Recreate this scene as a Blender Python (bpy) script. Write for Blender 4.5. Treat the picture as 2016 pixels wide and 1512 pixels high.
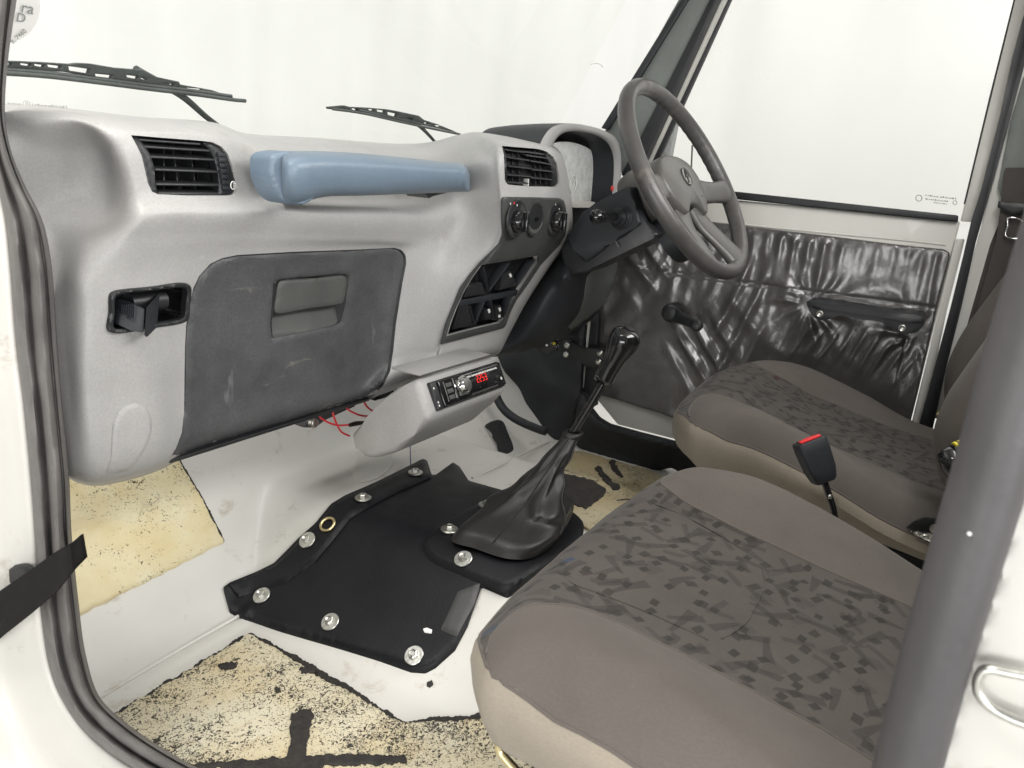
import bpy, bmesh, math, random
import numpy as np
from mathutils import Vector, Matrix, noise

random.seed(4)
for o in list(bpy.data.objects): bpy.data.objects.remove(o)
SC = bpy.context.scene
COL = SC.collection

# ------------------------------------------------------------------ camera
# axes: x across the car (towards the driver's side), y towards the bonnet, z up; origin at the lens
YAW, PITCH, ROLL = math.radians(61.2), math.radians(15.5), math.radians(5.4)
FPX = 1450.0
_f = np.array([math.sin(YAW)*math.cos(PITCH), math.cos(YAW)*math.cos(PITCH), -math.sin(PITCH)])
_r = np.cross(_f, [0, 0, 1]); _r /= np.linalg.norm(_r); _u = np.cross(_r, _f)
_c, _s = math.cos(ROLL), math.sin(ROLL)
CR, CU, CF = _c*_r+_s*_u, -_s*_r+_c*_u, _f
cam = bpy.data.cameras.new('camera'); camo = bpy.data.objects.new('camera', cam); COL.objects.link(camo)
camo.matrix_world = Matrix(((CR[0], CU[0], -CF[0], 0), (CR[1], CU[1], -CF[1], 0), (CR[2], CU[2], -CF[2], 0), (0, 0, 0, 1)))
cam.sensor_width = 36; cam.lens = 36*FPX/2016; cam.clip_start = .02; cam.clip_end = 60
cam.dof.use_dof = True; cam.dof.focus_distance = 1.05; cam.dof.aperture_fstop = 14
SC.camera = camo

# ------------------------------------------------------------------ world, lamps, exposure
w = bpy.data.worlds.new('World'); SC.world = w; w.use_nodes = True
bg = w.node_tree.nodes['Background']; bg.inputs[0].default_value = (.98, 1, 1, 1); bg.inputs[1].default_value = .18

def area(name, loc, tgt, sx, sy, power, col):
    l = bpy.data.lights.new(name, 'AREA'); l.shape = 'RECTANGLE'; l.size = sx; l.size_y = sy
    l.energy = power; l.color = col
    o = bpy.data.objects.new(name, l); COL.objects.link(o); o.location = loc
    d = Vector(tgt)-Vector(loc); o.rotation_euler = d.to_track_quat('-Z', 'Y').to_euler()
    return o
area('studio_lamp_behind', (-.62, -1.3, .02), (.66, .68, -.2), 1.0, .8, 17.5, (1, .99, .975))
area('studio_lamp_side', (-3.6, -.3, -.55), (1.3, .45, -.05), 2.6, .9, 40, (1, .985, .965))
area('added_cabin_fill', (.92, -.1, .33), (.9, .9, -.08), .8, .22, 3.9, (1, .985, .96))  # unseen fill added under the roof to lift floor, dash and driver side
area('studio_lamp_doorway', (-.02, .5, 1.0), (.52, .58, -.6), .5, .5, 11, (1, .965, .91))
area('studio_lamp_front', (.6, 1.3, 2.4), (1.0, 3.5, .3), 2.2, .9, 28.5, (1, 1, .985))
area('studio_lamp_right', (2.2, -.4, 2.3), (3.5, .8, 0), 1.6, 1.2, 26.5, (1, .985, .97))

SC.view_settings.view_transform = 'Standard'; SC.view_settings.look = 'None'
SC.view_settings.exposure = 0.84; SC.view_settings.gamma = 1
SC.render.engine = 'CYCLES'
SC.cycles.max_bounces = 8; SC.cycles.transparent_max_bounces = 12
SC.render.resolution_x = 1024; SC.render.resolution_y = 768

# ------------------------------------------------------------------ placing helpers
AX = {'x': 0, 'y': 1, 'z': 2}
def ray(px, py): return CF+(px-1008)/FPX*CR-(py-756)/FPX*CU
def W(px, py, ax, v):
    d = ray(px, py); return d*(v/d[AX[ax]])
def WX(v): return lambda px, py: W(px, py, 'x', v)
def WY(v): return lambda px, py: W(px, py, 'y', v)
def pix(P):
    P = np.asarray(P); k = P@CF
    return np.stack([1008+FPX*(P@CR)/k, 756-FPX*(P@CU)/k], -1)
def sm(a, b, t):
    t = np.clip((t-a)/(b-a), 0, 1); return t*t*(3-2*t)

def hermite(P, t):
    """nonuniform Catmull-Rom along axis 0; t: parameter of each control row, returns sampler"""
    P = np.asarray(P, float); n = len(P); d = (P[1:]-P[:-1])/(t[1:]-t[:-1]).reshape(-1, *([1]*(P.ndim-1)))
    m = np.zeros_like(P); m[0] = d[0]; m[-1] = d[-1]
    for i in range(1, n-1):
        a, b = t[i]-t[i-1], t[i+1]-t[i]; m[i] = (d[i-1]*b+d[i]*a)/(a+b)
    def S(q):
        q = np.asarray(q, float); i = np.clip(np.searchsorted(t, q, 'right')-1, 0, n-2); h = t[i+1]-t[i]; u = (q-t[i])/h
        sh = (-1,)+(1,)*(P.ndim-1); u = u.reshape(sh); h = h.reshape(sh)
        return (2*u**3-3*u**2+1)*P[i]+(u**3-2*u**2+u)*h*m[i]+(-2*u**3+3*u**2)*P[i+1]+(u**3-u**2)*h*m[i+1]
    return S
def chord(P):
    P = np.asarray(P, float).reshape(len(P), -1)
    d = np.sqrt(np.linalg.norm(P[1:]-P[:-1], axis=1)+1e-9); return np.concatenate([[0], np.cumsum(d)])
def curve(P, n):
    t = chord(P); return hermite(P, t)(np.linspace(0, t[-1], n))
def loop(P, n):
    P = np.asarray(P, float); Q = np.concatenate([P[-2:], P, P[:3]]); t = chord(Q)
    return hermite(Q, t)(np.linspace(t[2], t[2+len(P)], n, endpoint=False))
def bic(ctrl, nr, nc):
    c = np.asarray(ctrl, float); tr = chord(c[..., :2].mean(1) if c.shape[-1] < 3 else c.mean(1)); tc = chord(c.mean(0))
    a = hermite(c, tr)(np.linspace(0, tr[-1], nr))
    return hermite(a.transpose(1, 0, 2), tc)(np.linspace(0, tc[-1], nc)).transpose(1, 0, 2)

# ------------------------------------------------------------------ objects
LOC = {}
def thing(name, label, cat, loc=(0, 0, 0), group=None):
    o = bpy.data.objects.new(name, None); COL.objects.link(o); o.location = loc; o.empty_display_size = .05
    o['label'] = label; o['category'] = cat
    if group: o['group'] = group
    LOC[o.name] = Vector(loc); return o
def attach(o, parent):
    if parent is None: return
    o.parent = parent
    if parent.name in LOC: o.matrix_parent_inverse = Matrix.Translation(-LOC[parent.name])
def tag(o, label=None, cat=None, kind=None, group=None):
    if label: o['label'] = label
    if cat: o['category'] = cat
    if kind: o['kind'] = kind
    if group: o['group'] = group
    return o
def mk(name, V, F, mat, parent=None, smooth=40, uv=None):
    me = bpy.data.meshes.new(name); me.from_pydata([tuple(v) for v in V], [], [tuple(int(i) for i in f) for f in F]); me.update()
    if smooth:
        for p in me.polygons: p.use_smooth = True
        me.set_sharp_from_angle(angle=math.radians(smooth))
    if mat is not None: me.materials.append(mat)
    o = bpy.data.objects.new(name, me); COL.objects.link(o); attach(o, parent); return o
def from_bm(name, bm, mat, parent=None, smooth=40):
    bmesh.ops.recalc_face_normals(bm, faces=bm.faces)
    me = bpy.data.meshes.new(name); bm.to_mesh(me); bm.free()
    if smooth:
        for p in me.polygons: p.use_smooth = True
        me.set_sharp_from_angle(angle=math.radians(smooth))
    me.materials.append(mat)
    o = bpy.data.objects.new(name, me); COL.objects.link(o); attach(o, parent); return o
def gridfaces(nr, nc, off=0, wrap=False):
    F = []
    for i in range(nr-1):
        for j in range(nc if wrap else nc-1):
            k = (j+1) % nc
            F.append((off+i*nc+j, off+i*nc+k, off+(i+1)*nc+k, off+(i+1)*nc+j))
    return F
def inpoly(P, poly):
    x, y = P[:, 0], P[:, 1]; r = np.zeros(len(P), bool); n = len(poly); j = n-1
    for i in range(n):
        xi, yi = poly[i]; xj, yj = poly[j]
        if yi != yj: r ^= ((yi > y) != (yj > y)) & (x < (xj-xi)*(y-yi)/(yj-yi)+xi)
        j = i
    return r
def nearest(P, poly):
    A = np.asarray(poly); B = np.roll(A, -1, 0); D = B-A; L = (D**2).sum(1)+1e-12
    t = np.clip(((P[:, None]-A)*D).sum(-1)/L, 0, 1); Q = A+t[..., None]*D
    k = ((P[:, None]-Q)**2).sum(-1).argmin(1); return Q[np.arange(len(P)), k]
def bound_edges(F):
    E = {}
    for f in F:
        for a, b in zip(f, list(f[1:])+[f[0]]):
            k = (min(a, b), max(a, b)); E[k] = None if k in E else (a, b)
    return [e for e in E.values() if e]
def sheet(name, poly, posf, step, mat, parent=None, thick=.004, dirv=(0, 1, 0), bev=.0012, holes=(), smooth=40, off=0):
    """a real panel: fine grid inside the outline, edges drawn to the outline, returned by thick along dirv"""
    poly = np.asarray(poly, float); lo, hi = poly.min(0), poly.max(0)
    nx, ny = max(2, int((hi[0]-lo[0])/step)+2), max(2, int((hi[1]-lo[1])/step)+2)
    gx, gy = np.linspace(lo[0]-.1, hi[0]+.1, nx), np.linspace(lo[1]-.1, hi[1]+.1, ny)
    P = np.stack(np.meshgrid(gx, gy), -1).reshape(-1, 2)
    F = np.array(gridfaces(ny, nx)); C = P[F].mean(1); keep = inpoly(C, poly)
    for h in holes: keep &= ~inpoly(C, np.asarray(h, float))
    F = [list(map(int, f)) for f in F[keep]]
    be = bound_edges(F); bv = np.array(sorted({a for e in be for a in e}))
    allp = [poly]+[np.asarray(h, float) for h in holes]
    cand = np.stack([nearest(P[bv], q) for q in allp]); k = ((cand-P[bv])**2).sum(-1).argmin(0)
    P[bv] = cand[k, np.arange(len(bv))]
    used = sorted({i for f in F for i in f}); m = {u: i for i, u in enumerate(used)}
    dv = np.asarray(dirv, float); V = [posf(*P[u])-dv*off for u in used]; F = [[m[i] for i in f] for f in F]
    be = [(m[a], m[b]) for a, b in be]; bs = sorted({a for e in be for a in e})
    F = [f[::-1] for f in F]; be = [(b, a) for a, b in be]
    if thick:
        n0 = len(V); bi = {b: n0+i for i, b in enumerate(bs)}
        for b in bs: V.append(V[b]+dv*thick)
        for b in bs: V[b] = V[b]+dv*bev
        for a, b in be: F.append([b, a, bi[a], bi[b]])
    return mk(name, V, F, mat, parent, smooth)
def surf(name, G, mat, parent=None, thick=0, dirv=None, smooth=60, wrap=False, flip=False):
    nr, nc = G.shape[:2]; V = list(G.reshape(-1, 3)); F = gridfaces(nr, nc, 0, wrap)
    if flip: F = [f[::-1] for f in F]
    if thick:
        be = bound_edges(F); dv = np.asarray(dirv); m = {}
        for a, b in be:
            for q in (a, b):
                if q not in m: m[q] = len(V); V.append(V[q]+dv*thick)
            F.append((b, a, m[a], m[b]))
    return mk(name, V, F, mat, parent, smooth)
def frame_at(T, up=(0, 0, 1)):
    T = T/np.linalg.norm(T); up = np.asarray(up, float)
    if abs(T@up) > .95: up = np.array([0, 1., 0])
    a = np.cross(up, T); a /= np.linalg.norm(a); return a, np.cross(T, a), T
def tubegeo(P, r, seg=10, n=None, flat=1, closed=False, cap=True):
    P = np.asarray(P, float); n = n or len(P)
    R = np.full(len(P), r) if np.isscalar(r) else np.asarray(r, float)
    if closed: Q = loop(np.c_[P, R], n)
    elif n != len(P): Q = curve(np.c_[P, R], n)
    else: Q = np.c_[P, R]
    P, R = Q[:, :3], Q[:, 3]; V = []; pa = None
    for i in range(len(P)):
        T = (P[(i+1) % len(P)]-P[i-1]) if closed else P[min(i+1, len(P)-1)]-P[max(i-1, 0)]
        a, b, T = frame_at(T)
        if pa is not None:
            a = pa-T*(pa@T); a /= np.linalg.norm(a); b = np.cross(T, a)
        pa = a
        for k in range(seg):
            t = 2*math.pi*k/seg; V.append(P[i]+R[i]*(math.cos(t)*a+flat*math.sin(t)*b))
    N = len(P); F = gridfaces(N, seg, 0, True)
    if closed: F += [((N-1)*seg+k, (N-1)*seg+(k+1) % seg, (k+1) % seg, k) for k in range(seg)]
    elif cap: F += [tuple(range(seg))[::-1], tuple(range((N-1)*seg, N*seg))]
    return V, F
def tube(name, P, r, mat, parent=None, **k):
    V, F = tubegeo(P, r, **k); return mk(name, V, F, mat, parent, 50)
def lathegeo(prof, O, axis, seg=24):
    O = np.asarray(O, float); a, b, T = frame_at(np.asarray(axis, float)); V = []
    for h, r in prof:
        for k in range(seg):
            t = 2*math.pi*k/seg; V.append(O+T*h+r*(math.cos(t)*a+math.sin(t)*b))
    F = gridfaces(len(prof), seg, 0, True)
    if prof[0][1] > 1e-5: F.append(tuple(range(seg))[::-1])
    if prof[-1][1] > 1e-5: F.append(tuple(range((len(prof)-1)*seg, len(prof)*seg)))
    return V, F
def lathe(name, prof, O, axis, mat, parent=None, seg=24, smooth=40):
    V, F = lathegeo(prof, O, axis, seg); return mk(name, V, F, mat, parent, smooth)
def prism(name, pts, vec, mat, parent=None, bev=.003, smooth=40):
    bm = bmesh.new(); a = [bm.verts.new(tuple(p)) for p in pts]; b = [bm.verts.new(tuple(np.asarray(p)+np.asarray(vec))) for p in pts]
    n = len(pts); bm.faces.new(a); bm.faces.new(b[::-1])
    for i in range(n): bm.faces.new((a[i], b[i], b[(i+1) % n], a[(i+1) % n]))
    if bev: bmesh.ops.bevel(bm, geom=list(bm.edges), offset=bev, segments=3, profile=.5, affect='EDGES', clamp_overlap=True)
    return from_bm(name, bm, mat, parent, smooth)
def boxgeo(O, u, v, d): # corner box
    O, u, v, d = map(np.asarray, (O, u, v, d)); return [O, O+u, O+u+v, O+v]
def slab(name, O, u, v, d, mat, parent=None, bev=.001): return prism(name, boxgeo(O, u, v, d), d, mat, parent, bev)
def text3d(name, body, mat, parent, M, size, extrude=.0002, spacing=1.0):
    c = bpy.data.curves.new('t', 'FONT'); c.body = body; c.size = size; c.extrude = extrude; c.align_x = 'CENTER'; c.align_y = 'CENTER'; c.space_character = spacing
    o = bpy.data.objects.new('t', c); COL.objects.link(o)
    bpy.context.view_layer.update()
    me = bpy.data.meshes.new_from_object(o.evaluated_get(bpy.context.evaluated_depsgraph_get()))
    bpy.data.objects.remove(o); bpy.data.curves.remove(c)
    me.transform(M); me.materials.clear(); me.materials.append(mat); me.name = name
    r = bpy.data.objects.new(name, me); COL.objects.link(r); attach(r, parent); return r
def plate(name, poly, x, mat, parent, th=.012, bev=.003):
    return prism(name, [W(a, b, 'x', x) for a, b in poly], (th, 0, 0), mat, parent, bev)
def well(name, poly, depth, mat, parent, f0=-.003, slope=None):
    '''box behind an opening: back wall and side walls running straight forward'''
    return sheet(name, poly, lambda x, y: D(f0)(x, y)+np.array([0, depth*(slope(x, y) if slope else 1), 0]), 5, mat, parent, 0) if slope else sheet(name, poly, lambda x, y: D(f0)(x, y)+np.array([0, depth, 0]), 5, mat, parent, -depth, (0, 1, 0), 0)
def basis(O, u, v):
    u = np.asarray(u, float); v = np.asarray(v, float); u = u/np.linalg.norm(u); n = np.cross(u, v); n /= np.linalg.norm(n); v = np.cross(n, u)
    return Matrix(((u[0], v[0], n[0], O[0]), (u[1], v[1], n[1], O[1]), (u[2], v[2], n[2], O[2]), (0, 0, 0, 1)))
def join(geos):
    V, F = [], []
    for v, f in geos:
        o = len(V); V += list(v); F += [tuple(i+o for i in q) for q in f]
    return V, F

# ------------------------------------------------------------------ materials
def newmat(name):
    m = bpy.data.materials.new(name); m.use_nodes = True; nt = m.node_tree
    return m, nt, nt.nodes['Principled BSDF'], nt.links.new
def nd(nt, t, **k):
    n = nt.nodes.new(t)
    for a, b in k.items():
        if a.startswith('i_'): n.inputs[a[2:].replace('_', ' ')].default_value = b
        else: setattr(n, a, b)
    return n
def math_(nt, op, a, b=None, c=None, clamp=False):
    n = nt.nodes.new('ShaderNodeMath'); n.operation = op; n.use_clamp = clamp
    for i, q in enumerate((a, b, c)):
        if q is None: continue
        if hasattr(q, 'links'): nt.links.new(q, n.inputs[i])
        else: n.inputs[i].default_value = q
    return n.outputs[0]
def tex(nt, scale, detail=4, rough=.6, stretch=None, dist=0, off=(0, 0, 0), rot=(0, 0, 0)):
    tc = nt.nodes.new('ShaderNodeTexCoord'); v = tc.outputs['Object']
    mp = nd(nt, 'ShaderNodeMapping'); mp.inputs['Scale'].default_value = stretch or (1, 1, 1); mp.inputs['Location'].default_value = off; mp.inputs['Rotation'].default_value = rot
    nt.links.new(v, mp.inputs['Vector'])
    n = nd(nt, 'ShaderNodeTexNoise'); n.inputs['Scale'].default_value = scale; n.inputs['Detail'].default_value = detail; n.inputs['Roughness'].default_value = rough; n.inputs['Distortion'].default_value = dist
    nt.links.new(mp.outputs[0], n.inputs['Vector']); return n.outputs['Fac']
def ramp(nt, fac, a, b):
    n = nd(nt, 'ShaderNodeMapRange'); n.clamp = True; n.inputs['From Min'].default_value = a; n.inputs['From Max'].default_value = b
    nt.links.new(fac, n.inputs['Value']); return n.outputs[0]
def mixc(nt, fac, a, b, mode='MIX'):
    n = nt.nodes.new('ShaderNodeMix'); n.data_type = 'RGBA'; n.blend_type = mode
    for s, q in ((n.inputs[0], fac), (n.inputs[6], a), (n.inputs[7], b)):
        if hasattr(q, 'links'): nt.links.new(q, s)
        else: s.default_value = q if not isinstance(q, tuple) else (*q, 1)
    return n.outputs[2]
def bump(nt, bs, h, strength, dist=.001):
    n = nt.nodes.new('ShaderNodeBump'); n.inputs['Strength'].default_value = strength; n.inputs['Distance'].default_value = dist
    nt.links.new(h, n.inputs['Height']); nt.links.new(n.outputs[0], bs.inputs['Normal']); return n
def plain(name, col, rough=.5, metal=0, grain=0, gs=900, mott=.12, ms=14, dirt=None, coat=0, spec=.5, rvar=.12, speck=0, scuff=0):
    m, nt, b, L = newmat(name)
    b.inputs['Metallic'].default_value = metal; b.inputs['Specular IOR Level'].default_value = spec; b.inputs['Coat Weight'].default_value = coat
    f = ramp(nt, tex(nt, ms, 5, .65), .3, .7)
    lo = tuple(c*(1-mott) for c in col); hi = tuple(min(1, c*(1+mott)) for c in col)
    c = mixc(nt, f, lo, hi)
    if speck: c = mixc(nt, math_(nt, 'MULTIPLY', ramp(nt, tex(nt, 420, 3, .7), .38, .62), speck), c, tuple(q*.45 for q in col))
    if scuff:
        s1 = ramp(nt, tex(nt, 42, 3, .6, (1, 1, .22), .3, (1, 0, 0), (0, .5, 0)), .66, .72); s2 = ramp(nt, tex(nt, 6, 3), .5, .62)
        c = mixc(nt, math_(nt, 'MULTIPLY', math_(nt, 'MULTIPLY', s1, s2), scuff), c, tuple(min(1, q*1.5+.06) for q in col))
    if dirt:   # (colour, scale, threshold, amount, stretch)
        dc, dsn, th, am, st = dirt
        d = ramp(nt, tex(nt, dsn, 8, .7, st, .4, (3, 1, 2)), th, th+.09); c = mixc(nt, math_(nt, 'MULTIPLY', d, am), c, dc)
    L(c, b.inputs['Base Color'])
    L(math_(nt, 'ADD', math_(nt, 'MULTIPLY', tex(nt, ms*2.3, 4), rvar*2), rough-rvar, clamp=True), b.inputs['Roughness'])
    if grain: bump(nt, b, tex(nt, gs, 2, .5), grain, .0006)
    return m

m_dash = plain('grained grey plastic', (.40, .396, .391), .5, grain=.35, gs=520, mott=.07, ms=9, speck=.2, scuff=.35, dirt=((.26, .23, .205), 7, .585, .42, (1, 1, 1)))
m_lid = plain('dark grey plastic', (.078, .079, .083), .5, grain=.4, gs=520, mott=.22, ms=22, speck=.4, scuff=.5, dirt=((.42, .38, .32), 16, .655, .42, (.55, 1, 2.2)))
m_latch = plain('grey green plastic', (.076, .078, .075), .5, grain=.3, gs=600)
m_blk = plain('black plastic', (.018, .019, .021), .42, grain=.25, gs=600, mott=.25)
m_blkm = plain('matt black plastic', (.016, .018, .022), .55, grain=.3, gs=500, mott=.25)
m_gloss = plain('gloss black plastic', (.008, .008, .009), .12, coat=.4, rvar=.04)
m_blue = plain('blue grey plastic', (.15, .2, .257), .42, grain=.6, gs=260, mott=.06, rvar=.05)
m_white = plain('white car paint', (.60, .588, .552), .42, mott=.04, ms=5, dirt=((.36, .30, .23), 15, .575, .55, (1, 1, 1)), coat=.08)
m_whited = plain('white door paint', (.66, .655, .61), .36, mott=.03, ms=4, coat=.15)
m_rub = plain('dark rubber', (.13, .122, .118), .58, grain=.5, gs=160, mott=.3, ms=20, dirt=((.25, .22, .19), 18, .62, .5, (1, 1, .35)))
m_rubk = plain('black rubber', (.017, .018, .021), .5, grain=.3, gs=200, mott=.3)
m_bseal = plain('grey rubber', (.065, .062, .065), .5, grain=.3, gs=200, mott=.15)
m_mat = plain('black moulded rubber', (.0055, .006, .008), .5, spec=.3, grain=.35, gs=330, mott=.3, dirt=((.16, .15, .14), 46, .73, .6, (1, .5, 1)))
m_boot = plain('black leatherette', (.0125, .012, .0125), .47, grain=.5, gs=420, mott=.25)
m_steel = plain('zinc plated steel', (.62, .62, .58), .33, 1, mott=.15, ms=90)
m_chrome = plain('chrome', (.8, .8, .8), .1, 1, rvar=.03)
m_brass = plain('yellowed zinc', (.72, .62, .36), .35, 1, mott=.15, ms=60)
m_wheel = plain('worn grey plastic', (.10, .097, .092), .38, grain=.4, gs=420, mott=.14, ms=16)
m_wheelrim = plain('worn wheel rim', (.078, .075, .073), .36, grain=.45, gs=420, mott=.2, ms=20, dirt=((.2, .165, .145), 14, .58, .6, (1, 1, 1)))
m_red = plain('red plastic', (.7, .03, .035), .35)
m_wire = plain('red cable', (.75, .05, .06), .4)
m_yel = plain('yellow label', (.85, .72, .04), .35)
m_gaze = plain('gauge face', (.36, .37, .35), .3, mott=.2, ms=40)
m_print = plain('white print', (.8, .8, .78), .5)
m_pgrey = plain('grey print', (.22, .24, .23), .5)
m_pillar = plain('grey green pillar trim', (.16, .175, .165), .5, grain=.3, gs=300)
m_brown = plain('brown webbing', (.06, .05, .045), .7, grain=.6, gs=700)
m_cloth = plain('white backdrop cloth', (.835, .835, .818), .9, mott=.015, ms=2)
m_floor = plain('pale studio floor', (.62, .61, .58), .6, mott=.06, ms=3)
m_alu = plain('crumpled aluminium', (.75, .74, .7), .35, 1, mott=.1, ms=80)
m_head = plain('pale headlining', (.55, .54, .5), .9)
m_cable = plain('thin violet cable', (.25, .25, .38), .5)
m_string = plain('pale thread', (.5, .45, .38), .8)

def pad_mat(name, base, dens, lines):
    m, nt, b, L = newmat(name)
    big = tex(nt, 7, 4, .6); fine = tex(nt, 230, 3, .65, (1, 1, 1), 1.6); mid = tex(nt, 34, 5, .7, None, .8)
    f = math_(nt, 'ADD', fine, math_(nt, 'MULTIPLY', math_(nt, 'SUBTRACT', big, .5), .5))
    f = math_(nt, 'ADD', f, math_(nt, 'MULTIPLY', math_(nt, 'SUBTRACT', mid, .5), .28))
    spk = ramp(nt, f, dens, dens+.035)
    c0 = mixc(nt, ramp(nt, tex(nt, 11, 5), .35, .7), base, tuple(q*k for q, k in zip(base, (.9, .8, .62))))
    c0 = mixc(nt, math_(nt, 'MULTIPLY', ramp(nt, tex(nt, 26, 6, .7, (.4, 1.6, 1), 0, (5, 2, 0), (0, 0, .5)), .56, .64), lines), c0, (.42, .33, .2))
    c = mixc(nt, spk, c0, (.03, .026, .022)); L(c, b.inputs['Base Color']); b.inputs['Roughness'].default_value = .6
    bump(nt, b, math_(nt, 'SUBTRACT', mid, math_(nt, 'MULTIPLY', spk, .5)), .5, .002); return m
m_pad1 = pad_mat('clean yellow damping pad', (.67, .62, .43), .61, .2)
m_pad2 = pad_mat('worn yellow damping pad', (.60, .56, .43), .525, .5)
m_pad3 = pad_mat('dirty damping pad', (.42, .38, .27), .60, .6)
m_tar = plain('black bitumen', (.022, .019, .017), .75, grain=.9, gs=260, mott=.5, ms=120)

def fabric(name, base, pattern, dark=1.0):
    m, nt, b, L = newmat(name); b.inputs['Roughness'].default_value = .92; b.inputs['Specular IOR Level'].default_value = .2
    b.inputs['Sheen Weight'].default_value = .08; b.inputs['Sheen Roughness'].default_value = .5
    c = mixc(nt, ramp(nt, tex(nt, 9, 5, .6), .3, .7), tuple(q*.88 for q in base), tuple(q*1.1 for q in base))
    c = mixc(nt, math_(nt, 'MULTIPLY', ramp(nt, tex(nt, 900, 2, .5, (1, .35, 1)), .35, .65), .22), c, tuple(q*.6 for q in base))
    if pattern:
        tc = nt.nodes.new('ShaderNodeTexCoord')
        def marks(scale, a, bb, dens, off, var=.5, warp=0):
            mp = nd(nt, 'ShaderNodeMapping'); mp.inputs['Scale'].default_value = (scale*1.28, scale*1.28, 0); mp.inputs['Location'].default_value = off
            L(tc.outputs['Object'], mp.inputs['Vector'])
            vo = nd(nt, 'ShaderNodeTexVoronoi'); vo.voronoi_dimensions = '2D'; vo.inputs['Scale'].default_value = 1; vo.inputs['Randomness'].default_value = .95; L(mp.outputs[0], vo.inputs['Vector'])
            sub = nd(nt, 'ShaderNodeVectorMath', operation='SUBTRACT'); L(mp.outputs[0], sub.inputs[0]); L(vo.outputs['Position'], sub.inputs[1])
            sc = nt.nodes.new('ShaderNodeSeparateColor'); L(vo.outputs['Color'], sc.inputs[0])
            ro = nd(nt, 'ShaderNodeVectorRotate', rotation_type='Z_AXIS'); L(sub.outputs[0], ro.inputs['Vector'])
            L(math_(nt, 'MULTIPLY', sc.outputs[0], var*6.28), ro.inputs['Angle'])
            se = nt.nodes.new('ShaderNodeSeparateXYZ'); L(ro.outputs[0], se.inputs[0])
            xx, yy = se.outputs[0], se.outputs[1]
            if warp: yy = math_(nt, 'ADD', yy, math_(nt, 'MULTIPLY', math_(nt, 'MULTIPLY', xx, xx), math_(nt, 'MULTIPLY', math_(nt, 'SUBTRACT', sc.outputs[2], .5), warp)))
            wd = math_(nt, 'ADD', bb, math_(nt, 'MULTIPLY', xx, .22*bb/a*2)) if warp else bb
            k = math_(nt, 'MULTIPLY', math_(nt, 'LESS_THAN', math_(nt, 'ABSOLUTE', xx), a), math_(nt, 'LESS_THAN', math_(nt, 'ABSOLUTE', yy), wd))
            return math_(nt, 'MULTIPLY', k, math_(nt, 'LESS_THAN', sc.outputs[1], dens)), sc.outputs[2]
        D = tuple(q*.32 for q in base)
        for sc_, a, bb, de, of, va, wp, am in ((19, .42, .085, .85, (.3, .1, 0), 1, .5, .5), (15, .40, .07, .8, (4.3, 7.1, 0), .25, .4, .5), (24, .45, .1, .4, (9.3, 2.1, 0), .9, 0, .4),
                                            (32, .2, .14, .55, (2.7, 5.1, 0), .12, 0, .8), (29, .22, .15, .45, (12.7, 3.1, 0), .12, 0, .7), (24, .34, .2, .25, (7.2, 8.8, 0), .2, .8, .25)):
            k, h = marks(sc_, a, bb, de, of, va, wp); c = mixc(nt, math_(nt, 'MULTIPLY', k, am), c, D)
        k, h = marks(17, .13, .1, .045, (1.4, 6.3, 0), .12); c = mixc(nt, math_(nt, 'MULTIPLY', k, .7), c, (.075, .032, .028))
        k, h = marks(12, .09, .075, .022, (5.9, 1.3, 0), .12); c = mixc(nt, math_(nt, 'MULTIPLY', k, .8), c, (.03, .05, .085))
    L(c, b.inputs['Base Color'])
    wv = tex(nt, 1100, 2, .5, (1, .3, 1)); bump(nt, b, wv, .5, .0008); return m
m_fab = fabric('patterned seat velour', (.086, .076, .070), True)
m_fabp = fabric('plain seat velour', (.118, .104, .094), False)
m_fabs = fabric('beige side cloth', (.30, .265, .215), False)

def vinyl():
    m, nt, b, L = newmat('wrinkled black vinyl'); L(mixc(nt, ramp(nt, tex(nt, 12, 4), .3, .7), (.062, .059, .060), (.092, .088, .088)), b.inputs['Base Color'])
    b.inputs['Roughness'].default_value = .27; b.inputs['Specular IOR Level'].default_value = .9; b.inputs['Coat Weight'].default_value = .35; b.inputs['Coat Roughness'].default_value = .16
    bump(nt, b, tex(nt, 60, 5, .6, None, .7), .35, .002); return m
m_vinyl = vinyl()
def glass(name, tint, refl=1.0):
    m, nt, b, L = newmat(name); nt.nodes.remove(b)
    t = nt.nodes.new('ShaderNodeBsdfTransparent'); t.inputs[0].default_value = (*tint, 1)
    g = nt.nodes.new('ShaderNodeBsdfGlossy'); g.inputs['Roughness'].default_value = .02
    fr = nt.nodes.new('ShaderNodeFresnel'); fr.inputs[0].default_value = 1.45
    mx = nt.nodes.new('ShaderNodeMixShader'); L(math_(nt, 'MULTIPLY', fr.outputs[0], refl), mx.inputs[0]); L(t.outputs[0], mx.inputs[1]); L(g.outputs[0], mx.inputs[2])
    L(mx.outputs[0], nt.nodes['Material Output'].inputs[0]); return m
m_glass = glass('windscreen glass', (.975, .985, .968), .5)
m_sglass = glass('door glass', (.985, .985, .97), .6)
m_lens = glass('clear lens', (.92, .93, .92))
def emit(name, col, s):
    m, nt, b, L = newmat(name); b.inputs['Base Color'].default_value = (*[c*.3 for c in col], 1); b.inputs['Emission Color'].default_value = (*col, 1); b.inputs['Emission Strength'].default_value = s; return m
m_led = emit('red lit digits', (1, .02, .015), 1.0)
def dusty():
    m, nt, b, L = newmat('dusty lens with painted reflection'); b.inputs['Base Color'].default_value = (.85, .87, .85, 1); b.inputs['Roughness'].default_value = .3  # pale diffuse base also stands in for bright reflections on the dusty lens
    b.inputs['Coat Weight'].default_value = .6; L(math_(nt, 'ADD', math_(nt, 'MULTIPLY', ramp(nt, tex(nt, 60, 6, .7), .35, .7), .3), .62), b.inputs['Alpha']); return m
m_dlens = dusty()
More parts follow.
